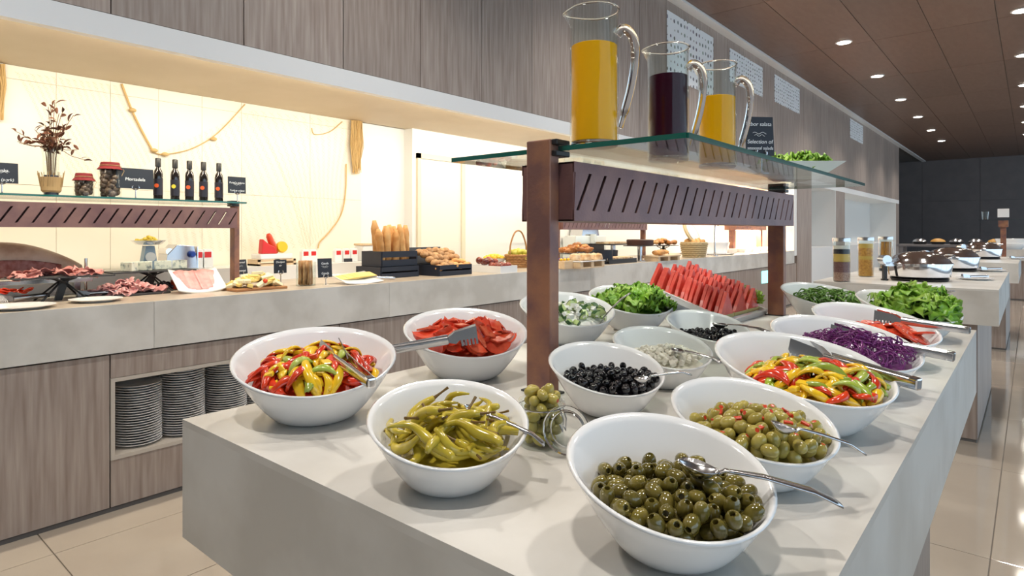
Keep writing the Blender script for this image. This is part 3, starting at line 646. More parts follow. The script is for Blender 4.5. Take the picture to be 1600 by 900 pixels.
def tongs(label,A,B,spread=.035,roll=0,mat=STEEL):
    A,B=Vector(A),Vector(B); L=(B-A).length; t=thing('serving_tongs',label,'tongs',A); t.rotation_euler=(along(A,B)@Matrix.Rotation(roll,3,'X')).to_euler()
    for s_ in (-1,1):
        poly=[]; hl=.30*L; hw=.030*L/.2
        # comb-edged head: plate in x-z plane, teeth toward -x/-z
        top=[(hl,.006),(hl*.75,.014*L/.2),(0,.020*L/.2)]
        bot=[]
        nT=5
        for i in range(nT):
            xa=hl*.62*i/nT; xb=xa+hl*.62/nT*.55; bot+=[(xa,-.016*L/.2),(xb,-.016*L/.2),(xb+.0005,-.004*L/.2),(xa+hl*.62/nT,-.004*L/.2)]
        bot+=[(hl*.75,-.010*L/.2),(hl,-.006)]
        poly=top+bot
        T=Matrix.Translation((0,s_*spread,0))@Matrix.Rotation(-s_*math.atan2(spread*.45,hl),4,'Z')@Matrix.Rotation(R(90)+s_*.25,4,'X')
        a=ob('claw',MB().prism(poly,-.0008,.0008,T),mat,t)
        e=T@Vector((hl,0,0))
        def fh(u,v,e=e):
            p=e.lerp(Vector((L,s_*.006,0)),u); q=(2*v-1); return (p.x,p.y+s_*.003*(1-q*q),p.z+q*.0085*L/.2)
        mb=MB(); top_=[fh(i/10,j/4) for j in range(5) for i in range(11)]
        vs=top_+[(x,y_-s_*.0014,z) for x,y_,z in top_]; fs=[]
        for j in range(4):
            for i in range(10): q=j*11+i; fs+= [(q,q+1,q+12,q+11),(55+q,55+q+11,55+q+12,55+q+1)]
        for i in range(10): fs+=[(i,55+i,56+i,i+1),(44+i,45+i,100+i,99+i)]
        ob('arm',mb.add(vs,fs),mat,t,smooth=2)
    ob('end_cap',MB().box(L-.014,L+.004,-.008,.008,-.009*L/.2,.009*L/.2),CHROME,t,bevel=.0035); return t
tongs('steel tongs resting in the pepper strips at the island corner',P(515,545,1.125),P(580,598,1.10),.022)
tongs('steel tongs reaching from the tomato wedges toward the corner bowl',P(745,522,1.12),P(592,550,1.085),.022)
tongs('steel tongs across the mixed pepper bowl',P(1243,545,1.11),P(1434,600,1.09),.022)
tongs('steel tongs across the purple cabbage',P(1300,520,1.115),P(1489,557,1.09),.022,mat=DCHROME)
tongs('steel tongs across the tomato slices',P(1368,495,1.115),P(1514,516,1.10),.022)
spoon('steel serving spoon in the pickled peppers',P(742,640,1.103),P(852,692,1.060),0)
spoon('steel serving spoon in the dark green olives',P(1092,727,1.100),P(1311,783,1.065),0,DCHROME)
spoon('steel serving spoon in the stuffed olives',P(1225,664,1.105),P(1347,705,1.065),0)
spoon('steel spoon in the black olives beside the copper post',P(1003,590,1.092),P(1078,583,1.095),0)
spoon('steel spoon in the diced onion',P(1058,546,1.092),P(1128,566,1.08),0)
spoon('steel spoon resting on black olives near the watermelon',P(1124,506,1.09),P(1200,517,1.09),0)
spoon('steel spoon standing in the cucumber and cheese bowl',P(934,507,1.066),P(984,457,1.165),0)
spoon('steel spoon handle sticking out of the broad lettuce',P(1435,478,1.08),P(1487,454,1.15),0)
# ---------------------------------------------------------------- jar of olives with open lid
jp=P(846,694); jt=thing('clip_jar','small open glass clip jar heaped with olives by the copper post','jar',jp)
ob('glass',MB().lathe([(0,0),(.034,0),(.037,.004),(.037,.055),(.034,.062),(.036,.066),(.0385,.068),(.0385,.074),(.0345,.074),(.033,.064),(.0345,.054),(.0345,.006),(0,.006)],32),GLASS,jt,smooth=True)
ob('wire_clip',MB().tube([(.039*math.cos(a),.039*math.sin(a),.064) for a in [i*2*PI/24 for i in range(25)]],.0011,6).tube([(.040,.004,.064),(.046,.004,.05),(.045,.004,.03),(.039,.004,.04)],.0011,6).tube([(.040,-.004,.064),(.046,-.004,.05),(.045,-.004,.03),(.039,-.004,.04)],.0011,6),STEEL,jt,smooth=True)
rng=random.Random(91); jpos=[]
for i in range(70):
    best=None
    for _ in range(25):
        a=rng.uniform(0,6.3); q=math.sqrt(rng.random())*.025; x,y=q*math.cos(a),q*math.sin(a); z=.0155
        for p in jpos:
            d2=(p[0]-x)**2+(p[1]-y)**2
            if d2<.0172**2: z=max(z,p[2]+math.sqrt(.0172**2-d2))
        if best is None or z<best[2]: best=(x,y,z)
    if best[2]>.092-14*(best[0]**2+best[1]**2): continue
    jpos.append(best); o=link('stuffed_olive',rng.choice([OS,OSn]),None,jp+Vector(best),rrot(rng)); tag(o,'pale green olive heaped in the small clip jar','olive','olives in the clip jar')
    if o.data is OS: link('pimento',PIMM,o)
lid=tag(ob('jar_lid',MB().lathe([(0,.004),(.026,.004),(.030,.0),(.037,0),(.0385,.003),(.037,.008),(.030,.009),(.027,.012),(0,.012)],32),RGLASS,None,P(884,708,1.0)+Vector((0,0,.036)),(R(62),R(8),R(50)),smooth=True),'round glass lid leaning open beside the clip jar','jar lid')
# ---------------------------------------------------------------- jugs on the glass shelf
def jug(label,X,Y,level,liq,rz):
    t=thing('glass_jug',label,'jug',(X,Y,GZ),rz); r=.053; h=.30
    n=40; vs=[];fs=[]; prof=[(0,0),(r-.004,0),(r,.004),(r,h*.5),(r*.98,h*.9),(r*1.03,h),(r*1.0,h),(r*.94,h*.9),(r*.945,.5*h),(r*.945,.012),(0,.012)]
    for j,(rr,z) in enumerate(prof):
        for i in range(n):
            a=2*PI*i/n; k=1.0
            if z>h*.88: k=1+.30*max(0,math.cos(a-PI))**10*(z/h-.88)/.12
            vs.append((rr*k*math.cos(a),rr*k*math.sin(a),z))
    for j in range(len(prof)-1):
        for i in range(n): q=(i+1)%n; fs.append((j*n+i,j*n+q,(j+1)*n+q,(j+1)*n+i))
    ob('glass',MB().add(vs,fs),GLASS,t,smooth=True)
    rp=[]
    for i in range(41):
        a=2*PI*i/40; k=r*1.015*(1+.30*max(0,math.cos(a-PI))**10); rp.append((k*math.cos(a),k*math.sin(a),h))
    ob('rim',MB().tube(rp,.0024,8),RGLASS,t,smooth=2); ob('base',MB().lathe([(0,.001),(r*.93,.001),(r*.985,.005),(r*.93,.0115),(0,.0115)],40),RGLASS,t,smooth=True)
    ob('juice',MB().lathe([(0,.0125),(r*.94,.0125),(r*.94,level-.001),(r*.90,level),(0,level)],40),liq,t,smooth=True)
    ob('handle',MB().tube(arc([(r*.97,0,h*.80),(r*1.25,0,h*.84),(r*1.62,0,h*.77),(r*1.72,0,h*.62),(r*1.55,0,h*.42),(r*1.25,0,h*.22),(r*1.1,0,h*.13)],6),[.011]*6+[.0105]*12+[.009]*12+[.006]*7,12),RGLASS,t,smooth=2)
    return t
jug('tall glass jug of orange juice beside the copper post',-.735,1.15,.222,OJ,R(15))
jug('glass jug of dark purple berry juice',-.735,1.51,.225,BERRY,R(12))
jug('glass jug of orange juice next to the chalk sign',-.70,1.755,.205,OJ,R(10))
# chalk signs
def sign(label,loc,rz,lines,w=.085,h=.062,st=.06,tilt=12,sc=1.,wave=True):
    t=thing('chalk_sign',label,'sign',loc,rz,None)
    ob('stand',MB().lathe([(0,0),(.024,0),(.024,.003),(.004,.006),(.0032,.012),(.0032,st),(0,st)],20),CHROME,t,smooth=True)
    ob('clip',MB().tube(arc([(-.014,0,st+.022),(-.017,0,st+.008),(0,0,st-.002),(.017,0,st+.008),(.014,0,st+.022)],6),.0035,8),CHROME,t,smooth=True)
    b=ob('board',MB().box(-w/2,w/2,-.0015,.0015,0,h),CHALK,t,(0,.006,st+.004),(R(-tilt),0,0))
    for i,(s_,z,size) in enumerate(lines):
        cu=bpy.data.curves.new('lettering','FONT'); cu.body=s_; cu.size=size; cu.align_x='CENTER'; cu.extrude=.0002; cu.shear=.15
        tmp=bpy.data.objects.new('tmp',cu); COL.objects.link(tmp); dg=bpy.context.evaluated_depsgraph_get(); dg.update(); me=bpy.data.meshes.new_from_object(tmp.evaluated_get(dg)); bpy.data.objects.remove(tmp)
        me.materials.clear(); me.materials.append(CHALKW); o=link('lettering',me,b,(0,-.0018,z),(R(90),0,0))
        mw=max((v.co.x for v in me.vertices),default=.01)-min((v.co.x for v in me.vertices),default=0)
        if mw>w*.92: o.scale=(w*.92/mw,1,1)
    if wave: ob('wave_line',MB().tube([(w*.30*(i/12-.5)*2*.8,-.002,h*.58+.003*math.sin(i*.9)) for i in range(13)],.0007,5).tube([(w*.30*(i/12-.5)*2*.6,-.002,h*.52+.003*math.sin(i*.9)) for i in range(13)],.0006,5),CHALKW,b)
    return t
sign('chalk sign reading Izbor salata Selection of seasonal salads',(-.665,2.03,GZ),R(46),[('Izbor salata',.098,.018),('Selection of',.040,.018),('seasonal salads',.020,.015)],.095,.128,.056,5)
dsh=thing('salad_dish','flared white dish of lettuce on the island glass shelf','dish',(-.655,2.36,GZ),R(40))
def dish(u,v):
    pass
dmb=MB(); pa=[(-.055,-.055),(.055,-.055),(.055,.055),(-.055,.055)]; pb=[(-.135,-.10),(.135,-.10),(.135,.10),(-.135,.10)]
vs=[(x,y,0) for x,y in pa]+[(x,y,.060) for x,y in pb]+[(x*.97,y*.97,.060) for x,y in pb]+[(x*.93,y*.93,.006) for x,y in pa]
fs=[(3,2,1,0)]+[(i,(i+1)%4,4+(i+1)%4,4+i) for i in range(4)]+[(4+i,4+(i+1)%4,8+(i+1)%4,8+i) for i in range(4)]+[(8+i,8+(i+1)%4,12+(i+1)%4,12+i) for i in range(4)]+[(12,13,14,15)]
ob('dish',dmb.add(vs,fs),PORC,dsh)
lm=[leaf_mesh(LET,95,.08,.07),leaf_mesh(LETP,96,.08,.07)]; rng=random.Random(97)
for i in range(26):
    a=rng.uniform(0,6.3); q=rng.random()**.5; v=Matrix.Rotation(R(40),3,'Z')@Vector((.105*q*math.cos(a),.07*q*math.sin(a),.055+.03*(1-q*q)))
    tag(link('lettuce_leaf',lm[i%2],None,Vector((-.655,2.36,GZ))+v,(rng.uniform(-.6,.6),rng.uniform(-.6,.6),rng.uniform(0,6.3)),.8),'green lettuce leaf in the flared dish on the glass shelf','lettuce','lettuce leaves in the dish on the glass')
# ---------------------------------------------------------------- posters on wood wall
def poster_mat():
    m=M('printed_poster',(.80,.83,.86),.5); nt=m.node_tree; N=nt.nodes; L=nt.links; b=N['Principled BSDF']
    tc=N.new('ShaderNodeTexCoord'); mp=N.new('ShaderNodeMapping'); L.new(tc.outputs['Generated'],mp.inputs[0]); mp.inputs['Scale'].default_value=(0,15,8)
    v=N.new('ShaderNodeTexVoronoi'); v.inputs['Scale'].default_value=1; v.inputs['Randomness'].default_value=.25; L.new(mp.outputs[0],v.inputs['Vector'])
    r=N.new('ShaderNodeMath'); r.operation='LESS_THAN'; r.inputs[1].default_value=.24; L.new(v.outputs['Distance'],r.inputs[0])
    mx=N.new('ShaderNodeMix'); mx.data_type='RGBA'; L.new(r.outputs[0],mx.inputs['Factor']); mx.inputs[6].default_value=(.80,.83,.86,1)
    hs=N.new('ShaderNodeHueSaturation'); hs.inputs['Saturation'].default_value=.25; hs.inputs['Value'].default_value=.35; L.new(v.outputs['Color'],hs.inputs['Color']); L.new(hs.outputs[0],mx.inputs[7]); L.new(mx.outputs[2],b.inputs['Base Color']); return m
PM=poster_mat()
for i,(a,b,z0,z1) in enumerate(((6.88,8.29,3.22,4.03),(8.90,10.33,3.55,4.03),(10.95,12.43,3.58,4.05),(16.68,18.16,3.63,4.10))):
    o=tag(ob('poster',MB().box(XF+.001,XF+.006,a,b,z0,z1),PM),('tall white printed sheet with rows of small pictures on the wood wall','white printed sheet second from the jugs end of the wood wall','white printed sheet third along the wood wall','small white printed sheet alone near the wall end')[i],'poster')
# ---------------------------------------------------------------- second & third island: jars, chafers, plates
def storage_jar(label,px,py,layers,h=.285,r=.055):
    t=thing('storage_jar',label,'jar',P(px,py)); z=.006
    for i,(m_,f) in enumerate(layers):
        z2=z+f*(h-.03); ob('filling',MB().lathe([(0,z),(r*.93,z),(r*.93,z2+.003*(i%2)),(0,z2)],24),m_,t,smooth=True); z=z2
    ob('glass',MB().lathe([(0,0),(r,0),(r,h),(r*.96,h),(r*.96,.004),(0,.004)],28),GLASS,t,smooth=True)
    ob('lid',MB().lathe([(0,h+.022),(r*1.03,h+.022),(r*1.05,h+.018),(r*1.05,h-.004),(0,h-.004)],28),STEEL,t,smooth=True); return t
storage_jar('tall glass jar layered with beans, seeds and flour on the chafing island',1315,440,[(SEED2,.24),(SEED,.28),(YLAY,.22),(BLAY,.13),(FLOUR,.10)])
storage_jar('tall glass jar of golden pasta shapes next to the layered jar',1353,432,[(PASTA,.5),(YLAY,.10),(PASTA,.25),(YLAY,.12)])
t=storage_jar('tall glass jar of upright spaghetti',1384,424,[(BLAY,.08)])
sp=MB(); rng=random.Random(7)
for i in range(60): a=rng.uniform(0,6.3); q=.045*math.sqrt(rng.random()); x,y=q*math.cos(a),q*math.sin(a); sp.tube([(x,y,.03),(x*.9+rng.uniform(-.006,.006),y*.9,.262)],.0024,5)
o=ob('spaghetti',sp,PASTA,t); o['kind']='stuff'
def chafer(label,loc,rz,s=1.):
    t=thing('chafing_dish',label,'chafing dish',loc,rz)
    ob('pan',MB().lathe([(0,.012),(.15,.012),(.172,.03),(.18,.09),(.18,.105),(.172,.105),(.165,.03),(0,.02)],48),CHROME,t,smooth=True)
    ob('foot',MB().lathe([(.12,0),(.155,0),(.165,.016),(.12,.016)],40),BLACK,t,smooth=True)
    ob('lid',MB().lathe([(.186,.106),(.186,.114),(.178,.118),(.165,.138),(.135,.163),(.09,.182),(.04,.190),(0,.191)],48),CHROME,t,smooth=True)
    ob('hinge',MB().box(-.235,-.178,-.03,.03,.095,.12).lathe([(0,-.03),(.03,-.03),(.032,0),(.03,.03),(0,.03)],20,Matrix.Translation((-.225,0,.135))@Matrix.Rotation(R(90),4,'X')),DCHROME,t,smooth=True)
    ob('leg',MB().box(-.235,-.215,-.012,.012,0,.1).lathe([(0,0),(.022,0),(.022,.01),(0,.01)],16,Matrix.Translation((-.225,0,0))),BLACK,t)
    ob('handle',MB().tube(arc([(.15,-.05,.15),(.20,-.045,.165),(.205,0,.168),(.20,.045,.165),(.15,.05,.15)],5),.006,8),CHROME,t,smooth=True)
    for o in t.children: o.scale=(s,)*3; o.location=Vector(o.location)*s
    return t
chafer('round chrome chafing dish nearest the storage jars',P(1436,438),R(40),1.10)
chafer('round chrome chafing dish behind another on the same island',P(1490,424)+Vector((-.02,.12,0)),R(40),1.10)
chafer('round chrome chafing dish alone on the farther island',P(1534,404.5),R(40),1.15)
def plate_tongs(label,loc,px2=None):
    t=tag(link('serving_plate',pm,None,loc,None,(1.05,1.05,1)),label+' white plate','plate')
    tongs('serving tongs lying on '+label+' white plate',Vector(loc)+Vector((-.07,-.06,.022)),Vector(loc)+Vector((.07,.10,.022)),.012)
plate_tongs('the island edge',P(1523,437)); plate_tongs('the second edge-side',P(1548,424)); plate_tongs("the farther island's",P(1590,405))
cd=thing('serving_dishes','low wide serving dish on the farthest island','dish',(-.35,15.9,1.0)); ob('dish',MB().lathe([(0,0),(.2,0),(.3,.12),(.28,.12),(.19,.02),(0,.02)],28),PORC,cd,smooth=True)
cd=thing('serving_dishes','tall serving bowl on the farthest island','dish',(-.30,17.0,1.0)); ob('dish',MB().lathe([(0,0),(.25,0),(.32,.2),(.30,.2),(.2,.02),(0,.02)],28),PORC,cd,smooth=True)
st=thing('display_stand','small copper display stand with glass tier on the far island','stand',P(1567,405)+Vector((0,1.6,0)))
st.location=(-.33,12.0,0); ob('post',MB().box(-.035,.035,-.03,.03,0,1.52),COPPER,st); ob('block',MB().box(-.06,.06,-.05,.05,1.42,1.52),COPPER,st); ob('tier',MB().box(-.3,.3,-.12,.12,1.525,1.535),SHELFG,st); ob('card',MB().box(-.07,.07,-.004,.004,1.57,1.70),PAPER,st); ob('tumbler',MB().lathe([(0,1.536),(.035,1.536),(.045,1.66),(.042,1.66),(.033,1.545),(0,1.545)],18,Matrix.Translation((-.22,0,0))),GLASS,st)
rng=random.Random(5)
for i in range(7):
    t=thing('covered_dish','small dark covered dish on the far serving table','dish',(-2.4+.42*i,20.6,1.0),0,'far covered dishes'); ob('base',MB().lathe([(0,0),(.15,0),(.18,.07),(0,.07)],20),BLACK,t,smooth=True); ob('lid',MB().lathe([(.18,.072),(.15,.12),(.06,.16),(0,.165)],20),(STEEL,PASTA,DCHROME)[i%3],t,smooth=True)
tb=thing('serving_table','long dark table near the far wall','table',(-1.1,20.6,0)); ob('top',MB().box(-1.8,1.8,-.4,.4,.94,1.0),DARKW,tb); 
for sx in (-1,1):
    for sy in (-1,1): ob('leg',MB().box(sx*1.7-.04,sx*1.7+.04,sy*.33-.04,sy*.33+.04,0,.94),DARKW,tb)
# ---------------------------------------------------------------- back counter: shelf goods
RZ=R(90)
def SP(px,X=-3.93): return Vector((X,YX(px,X),GZ))
sign('chalk sign reading pork at the shelf end beside the vase',SP(3,-3.85),RZ,[('Šunka',.055,.022),('Ham (pork)',.010,.020)],.13,.10,.05,4)
v=thing('flower_vase','glass vase of dried dark red branches tied with straw','vase',SP(80),RZ)
ob('glass',MB().lathe([(0,0),(.036,0),(.036,.20),(.046,.26),(.043,.26),(.033,.20),(.033,.006),(0,.006)],24),GLASS,v,smooth=True)
ob('dark_filling',MB().lathe([(0,.007),(.032,.007),(.032,.11),(0,.11)],20),M('vase_fill',(.03,.03,.05),.4),v,smooth=True)
wb=ob('straw_wrap',MB().lathe([(.037,.02),(.044,.03),(.046,.07),(.050,.10),(.046,.10),(.040,.07),(.038,.03)],24),TWINE,v)
rng=random.Random(101)
wr_=MB()
for i in range(26): a=rng.uniform(0,6.3); wr_.tube([(.046*math.cos(a),.046*math.sin(a),.05),(.058*math.cos(a+.1),.058*math.sin(a+.1),.11+rng.uniform(0,.03))],.0016,4)
ob('straw',wr_,TWINE,wb)
lfm=MB().sheet(lambda u,v_:(.05*u,(v_-.5)*.018*math.sin(PI*min(1,u+.06))**.8,.010*math.sin(3*u)),6,2,.0006).mesh('dried_leaf',DRY,2)
for i in range(26):
    a=rng.uniform(0,6.3); sp_=rng.uniform(.02,.15); h=rng.uniform(.30,.52)*(1-.35*(sp_/.15)**2)
    pts=arc([(.012*math.cos(a),.012*math.sin(a),.05),(.025*math.cos(a),.025*math.sin(a),.24),(sp_*.6*math.cos(a),sp_*.6*math.sin(a),.24+(h-.24)*.6),(sp_*math.cos(a),sp_*math.sin(a),h)],4)
    s_=ob('branch',MB().tube(pts,.0016,5),DRYS,v)
    for k in range(5):
        p=pts[-1-(k*2)%9]; link('leaf',lfm,s_,p+Vector((rng.uniform(-.01,.01),rng.uniform(-.01,.01),rng.uniform(-.01,.01))),(rng.uniform(-1,1),rng.uniform(-1.2,.4),rng.uniform(0,6.3)),rng.uniform(.6,1.1))
def cloth_jar(label,px,h,r):
    t=thing('preserve_jar',label,'jar',SP(px),RZ)
    ob('glass',MB().lathe([(0,0),(r,0),(r,h*.8),(r*.8,h*.9),(r*.8,h),(r*.76,h),(r*.76,h*.9),(r*.95,h*.79),(r*.95,.004),(0,.004)],24),GLASS,t,smooth=True)
    fmb=MB(); q=random.Random(px); 
    for i in range(44): a=i*2.4; rr=r*(.55 if i%4 else .15); fmb.ball((rr*math.cos(a),rr*math.sin(a),.02+(h*.7)*i/44),r*.36,8,6)
    o=ob('preserves',fmb,M('preserve',(.06,.035,.03),.3,col2=(.16,.10,.07),ns=30,coat=.3),t,smooth=2); o['kind']='stuff'
    ob('cloth_cover',MB().lathe([(0,h+.008),(r*.8,h+.006),(r*.86,h-.004),(r*.84,h-.014),(r*1.15,h-.034),(r*1.12,h-.034),(r*.80,h-.012)],14),REDC,t,smooth=True)
    ob('twine',MB().tube([(r*.87*math.cos(i*.3),r*.87*math.sin(i*.3),h-.013) for i in range(22)],.002,5).tube([(r*.8,-r*.4,h-.012),(r*1.0,-r*.8,h-.04),(r*.7,-r*1.02,h-.07)],.0012,4),TWINE,t); return t
cloth_jar('small preserve jar with a red cloth cover',131,.125,.048); cloth_jar('large preserve jar with a red cloth cover tied with twine',172,.195,.056)
sign('chalk sign reading Mortadela between the jar and bottles',SP(212,-3.88),RZ,[('Mortadela',.045,.025)],.19,.115,.055,4,wave=False)
bmesh_=MB().lathe([(0,0),(.023,0),(.025,.004),(.025,.155),(.022,.172),(.0125,.188),(.0115,.20),(0,.20)],20).mesh('bottle_body',BOT,True); bcap=MB().lathe([(.0135,.196),(.0155,.198),(.0155,.245),(.013,.248),(0,.248)],16).mesh('cap',BLACK,True)
blab=MB().lathe([(.0254,.03),(.0256,.03),(.0256,.125),(.0254,.125)],20).mesh('label',BOTL); bseal=MB().lathe([(0,0),(.012,0),(.012,.0012),(0,.0012)],16).mesh('seal',ORG); bseal2=MB().lathe([(0,0),(.012,0),(.012,.0012),(0,.0012)],16).mesh('seal_yellow',YELS)
for i,px in enumerate((247,273.5,296,318,342)):
    t=thing('oil_bottle',('slim dark oil bottle next to the Mortadela sign','slim dark oil bottle with a yellow seal','slim dark oil bottle third in the row of five','slim dark oil bottle fourth in the row of five','slim dark oil bottle next to the salami sign')[i],'bottle',SP(px),R(40),'oil bottles on the glass shelf')
    link('body',bmesh_,t); link('cap',bcap,t); link('label',blab,t); link('seal',bseal2 if i==1 else bseal,t,(.006,-.0255,.085),(R(90),0,R(14)))
sign('chalk sign reading Pureća salama Turkey salami at the shelf end',SP(371,-3.86),RZ,[('Pureća salama',.062,.017),('Turkey salami',.012,.017)],.115,.105,.055,2)
# ---------------------------------------------------------------- back counter: food on the counter
def at(px,py,X0=-3.43,X1=-4.25):
    p=P(px,py); 
    if p.x>X0 or p.x<X1:
        X=min(X0,max(X1,p.x)); p=Vector((X,YX(px,X),1.0))
    return p
def atl(px,X=-4.37): return Vector((X,YX(px,X),1.10))
struct(ob('trim_ledge',MB().box(XB,-4.2,-1.2,3.32,1.0,1.10),TRIM))
def atx(px,X): return Vector((X,YX(px,X),1.0))
def plate_at(label,px,py,s=1.0): return tag(link('serving_plate',pm,None,at(px,py),None,(s,s,1)),label,'plate')
plate_at('white plate at the counter edge holding tongs and sausage slices',30,482,1.25); tongs('steel tongs on the plate below the carved ham',at(5,478)+Vector((0,-.03,.028)),at(68,470)+Vector((0,.02,.028)),.02)
plate_at('white plate with steel tongs beside the sliced ham board',150,471,1.05); tongs('steel tongs on the white plate beside the ham board',at(120,467)+Vector((0,0,.026)),at(186,463)+Vector((0,0,.026)),.02)
dm=MB().lathe([(0,-.003),(.022,-.003),(.024,0),(.022,.003),(0,.003)],14).mesh('sausage_slice',PRED,True); rng=random.Random(111)
for i in range(9): tag(link('sausage_slice',dm,None,at(8+5*i,474)+Vector((-.06+rng.uniform(-.02,.02),0,.055+.004*(i%3))),(rng.uniform(-.6,.6),rng.uniform(-.6,.6),0)),'red sausage slice beside the carved ham','sausage','sausage slices')
# ham on stand
hs=thing('carved_ham','whole cured ham clamped on a steel stand','ham',atx(52,-4.09),RZ)
def hamf(u,v):
    a=2*PI*v; r=(.085*math.sin(PI*min(1,u*.9+.08))**.6*(1-.45*u)+.012); x=-.30+.52*u; return (x,r*.8*math.cos(a),0.185-.07*u+.05*math.sin(2.2*u+.4)+r*1.1*math.sin(a))
hm=MB(); nU,nV=22,18; vs=[hamf(i/nU,j/nV) for i in range(nU+1) for j in range(nV)]; fs=[(i*nV+j,(i+1)*nV+j,(i+1)*nV+(j+1)%nV,i*nV+(j+1)%nV) for i in range(nU) for j in range(nV)]+[tuple(range(nV)),tuple(nU*nV+j for j in range(nV-1,-1,-1))]
ob('ham',hm.add(vs,fs),FAT,hs,smooth=2); ob('cut_face',MB().sheet(lambda u,v_:(-.25+.36*u,-.085+.02*u+.05*(v_-.5)*0,.145+.10*(v_-.5)*(1-.5*u)+.02*math.sin(3*u)),10,4,.006,Matrix.Identity(4)),HAMD,hs,smooth=2)
ob('stand',MB().box(-.30,.26,-.05,.05,.07,.095).box(.18,.21,-.02,.02,0,.09).box(-.2,-.17,-.02,.02,0,.09).box(-.28,.28,-.08,.08,0,.012),STEEL,hs,bevel=.002)
ob('clamp_post',MB().cyl(.009,0,.20,12,Matrix.Translation((.24,0,0))),CHROME,hs,smooth=True)
def riser(label,px,py,w,d,h,topmat,lean=.05):
    t=thing('serving_riser',label,'riser',atx(px,-3.80 if px<150 else -3.94) if px<300 else at(px,py),RZ)
    ob('slab',MB().box(-w/2,w/2,-d/2,d/2,h-.008,h),topmat,t,bevel=.002)
    for s_ in (-1,1):
        for q in (-1,1): ob('leg',MB().tube([(q*.10,s_*d*.3,0),(q*.015,s_*d*.1,h*.7),(-q*.05,s_*d*.3,h-.008)],.005,6),BLACK,t)
    ob('spine',MB().prism([(-.03,0),(.0,0),(.035,h-.008),(.0,h-.008)],-.012,.012,Matrix.Rotation(R(90),4,'X')),BLACK,t); return t
def heap_box(label,name,cat,group,mesh_list,loc,w,d,z,n,seed,rz=RZ,hgt=.02,tilt=.5,sc=(.8,1.2)):
    rng=random.Random(seed)
    for i in range(n):
        a=rng.uniform(-1,1); b=rng.uniform(-1,1); p=Matrix.Rotation(rz,3,'Z')@Vector((a*w/2,b*d/2,0))
        tag(link(name,rng.choice(mesh_list),None,Vector(loc)+p+Vector((0,0,z+hgt*(1-max(abs(a),abs(b)))+rng.uniform(0,.004))),(rng.uniform(-tilt,tilt),rng.uniform(-tilt,tilt),rng.uniform(0,6.3)),rng.uniform(*sc)),label,cat,group)
fold=MB().sheet(lambda u,v:(.075*(u-.5),.06*(v-.5),.012*math.sin(6*u)*math.cos(3*v)+.006*math.sin(9*v)),12,8,.0015).mesh('ham_fold',HAM,2); foldd=MB().sheet(lambda u,v:(.07*(u-.5),.055*(v-.5),.010*math.sin(7*u)*math.cos(4*v)),12,8,.0015).mesh('salami_fold',HAMD,2)
riser('black-legged slate riser of pink salami next to the carved ham',96,452,.42,.22,.125,SLATE); heap_box('thin pink salami slice on the riser next to the ham','salami_slice','salami','salami on the riser',[foldd],atx(96,-3.80),.36,.18,.128,38,121,hgt=.03)
hb=tag(ob('slate_board',MB().box(-.20,.20,-.10,.10,0,.012),SLATE,None,at(195,461),(0,0,RZ+.1),bevel=.003),'dark slate board under folded pink ham','board'); heap_box('folded slice of pink ham on the slate board','ham_slice','ham','ham slices on slate',[fold],at(195,461),.33,.15,.016,44,122,hgt=.055)
pt=thing('ham_platter','curved white platter of large square ham slices','platter',at(309,456),RZ); ob('platter',MB().sheet(lambda u,v:(.27*(u-.5),.15*(v-.5),.005+.11*v+.020*(2*u-1)**2),12,6,.008),PORC,pt,smooth=2)
for i in range(6): tag(ob('ham_slice',MB().sheet(lambda u,v,i=i:(.115*(u-.5)+(-.058 if i%2 else .058),.12*(v-.5),.006+.10*v+.004*math.sin(8*u+i)),10,5,.003),HAM,None,at(309,456)+Vector((-.004*(i//2),0,.010+.004*(i//2))),(0,0,RZ),smooth=2),'broad square pink ham slice on the curved platter','ham','ham slices on the platter')
riser('black-legged slate riser of blue cheese wedges by the pasta machine',235,449,.44,.20,.125,SLATE)
cw=MB().prism([(0,0),(.075,-.026),(.078,0),(.075,.026)],0,.045).mesh('cheese_wedge',BLUEC,bevel=.003)
for i,px in enumerate((200,222,252,280)): tag(link('blue_cheese',cw,None,Vector((-3.94,YX(px,-3.94)-.04,1.126)),(0,0,R(40+25*i)),1.15),('blue cheese wedge first on the slate riser','blue cheese wedge second on the slate riser','blue cheese wedge third on the slate riser','blue cheese wedge fourth on the slate riser')[i],'cheese')
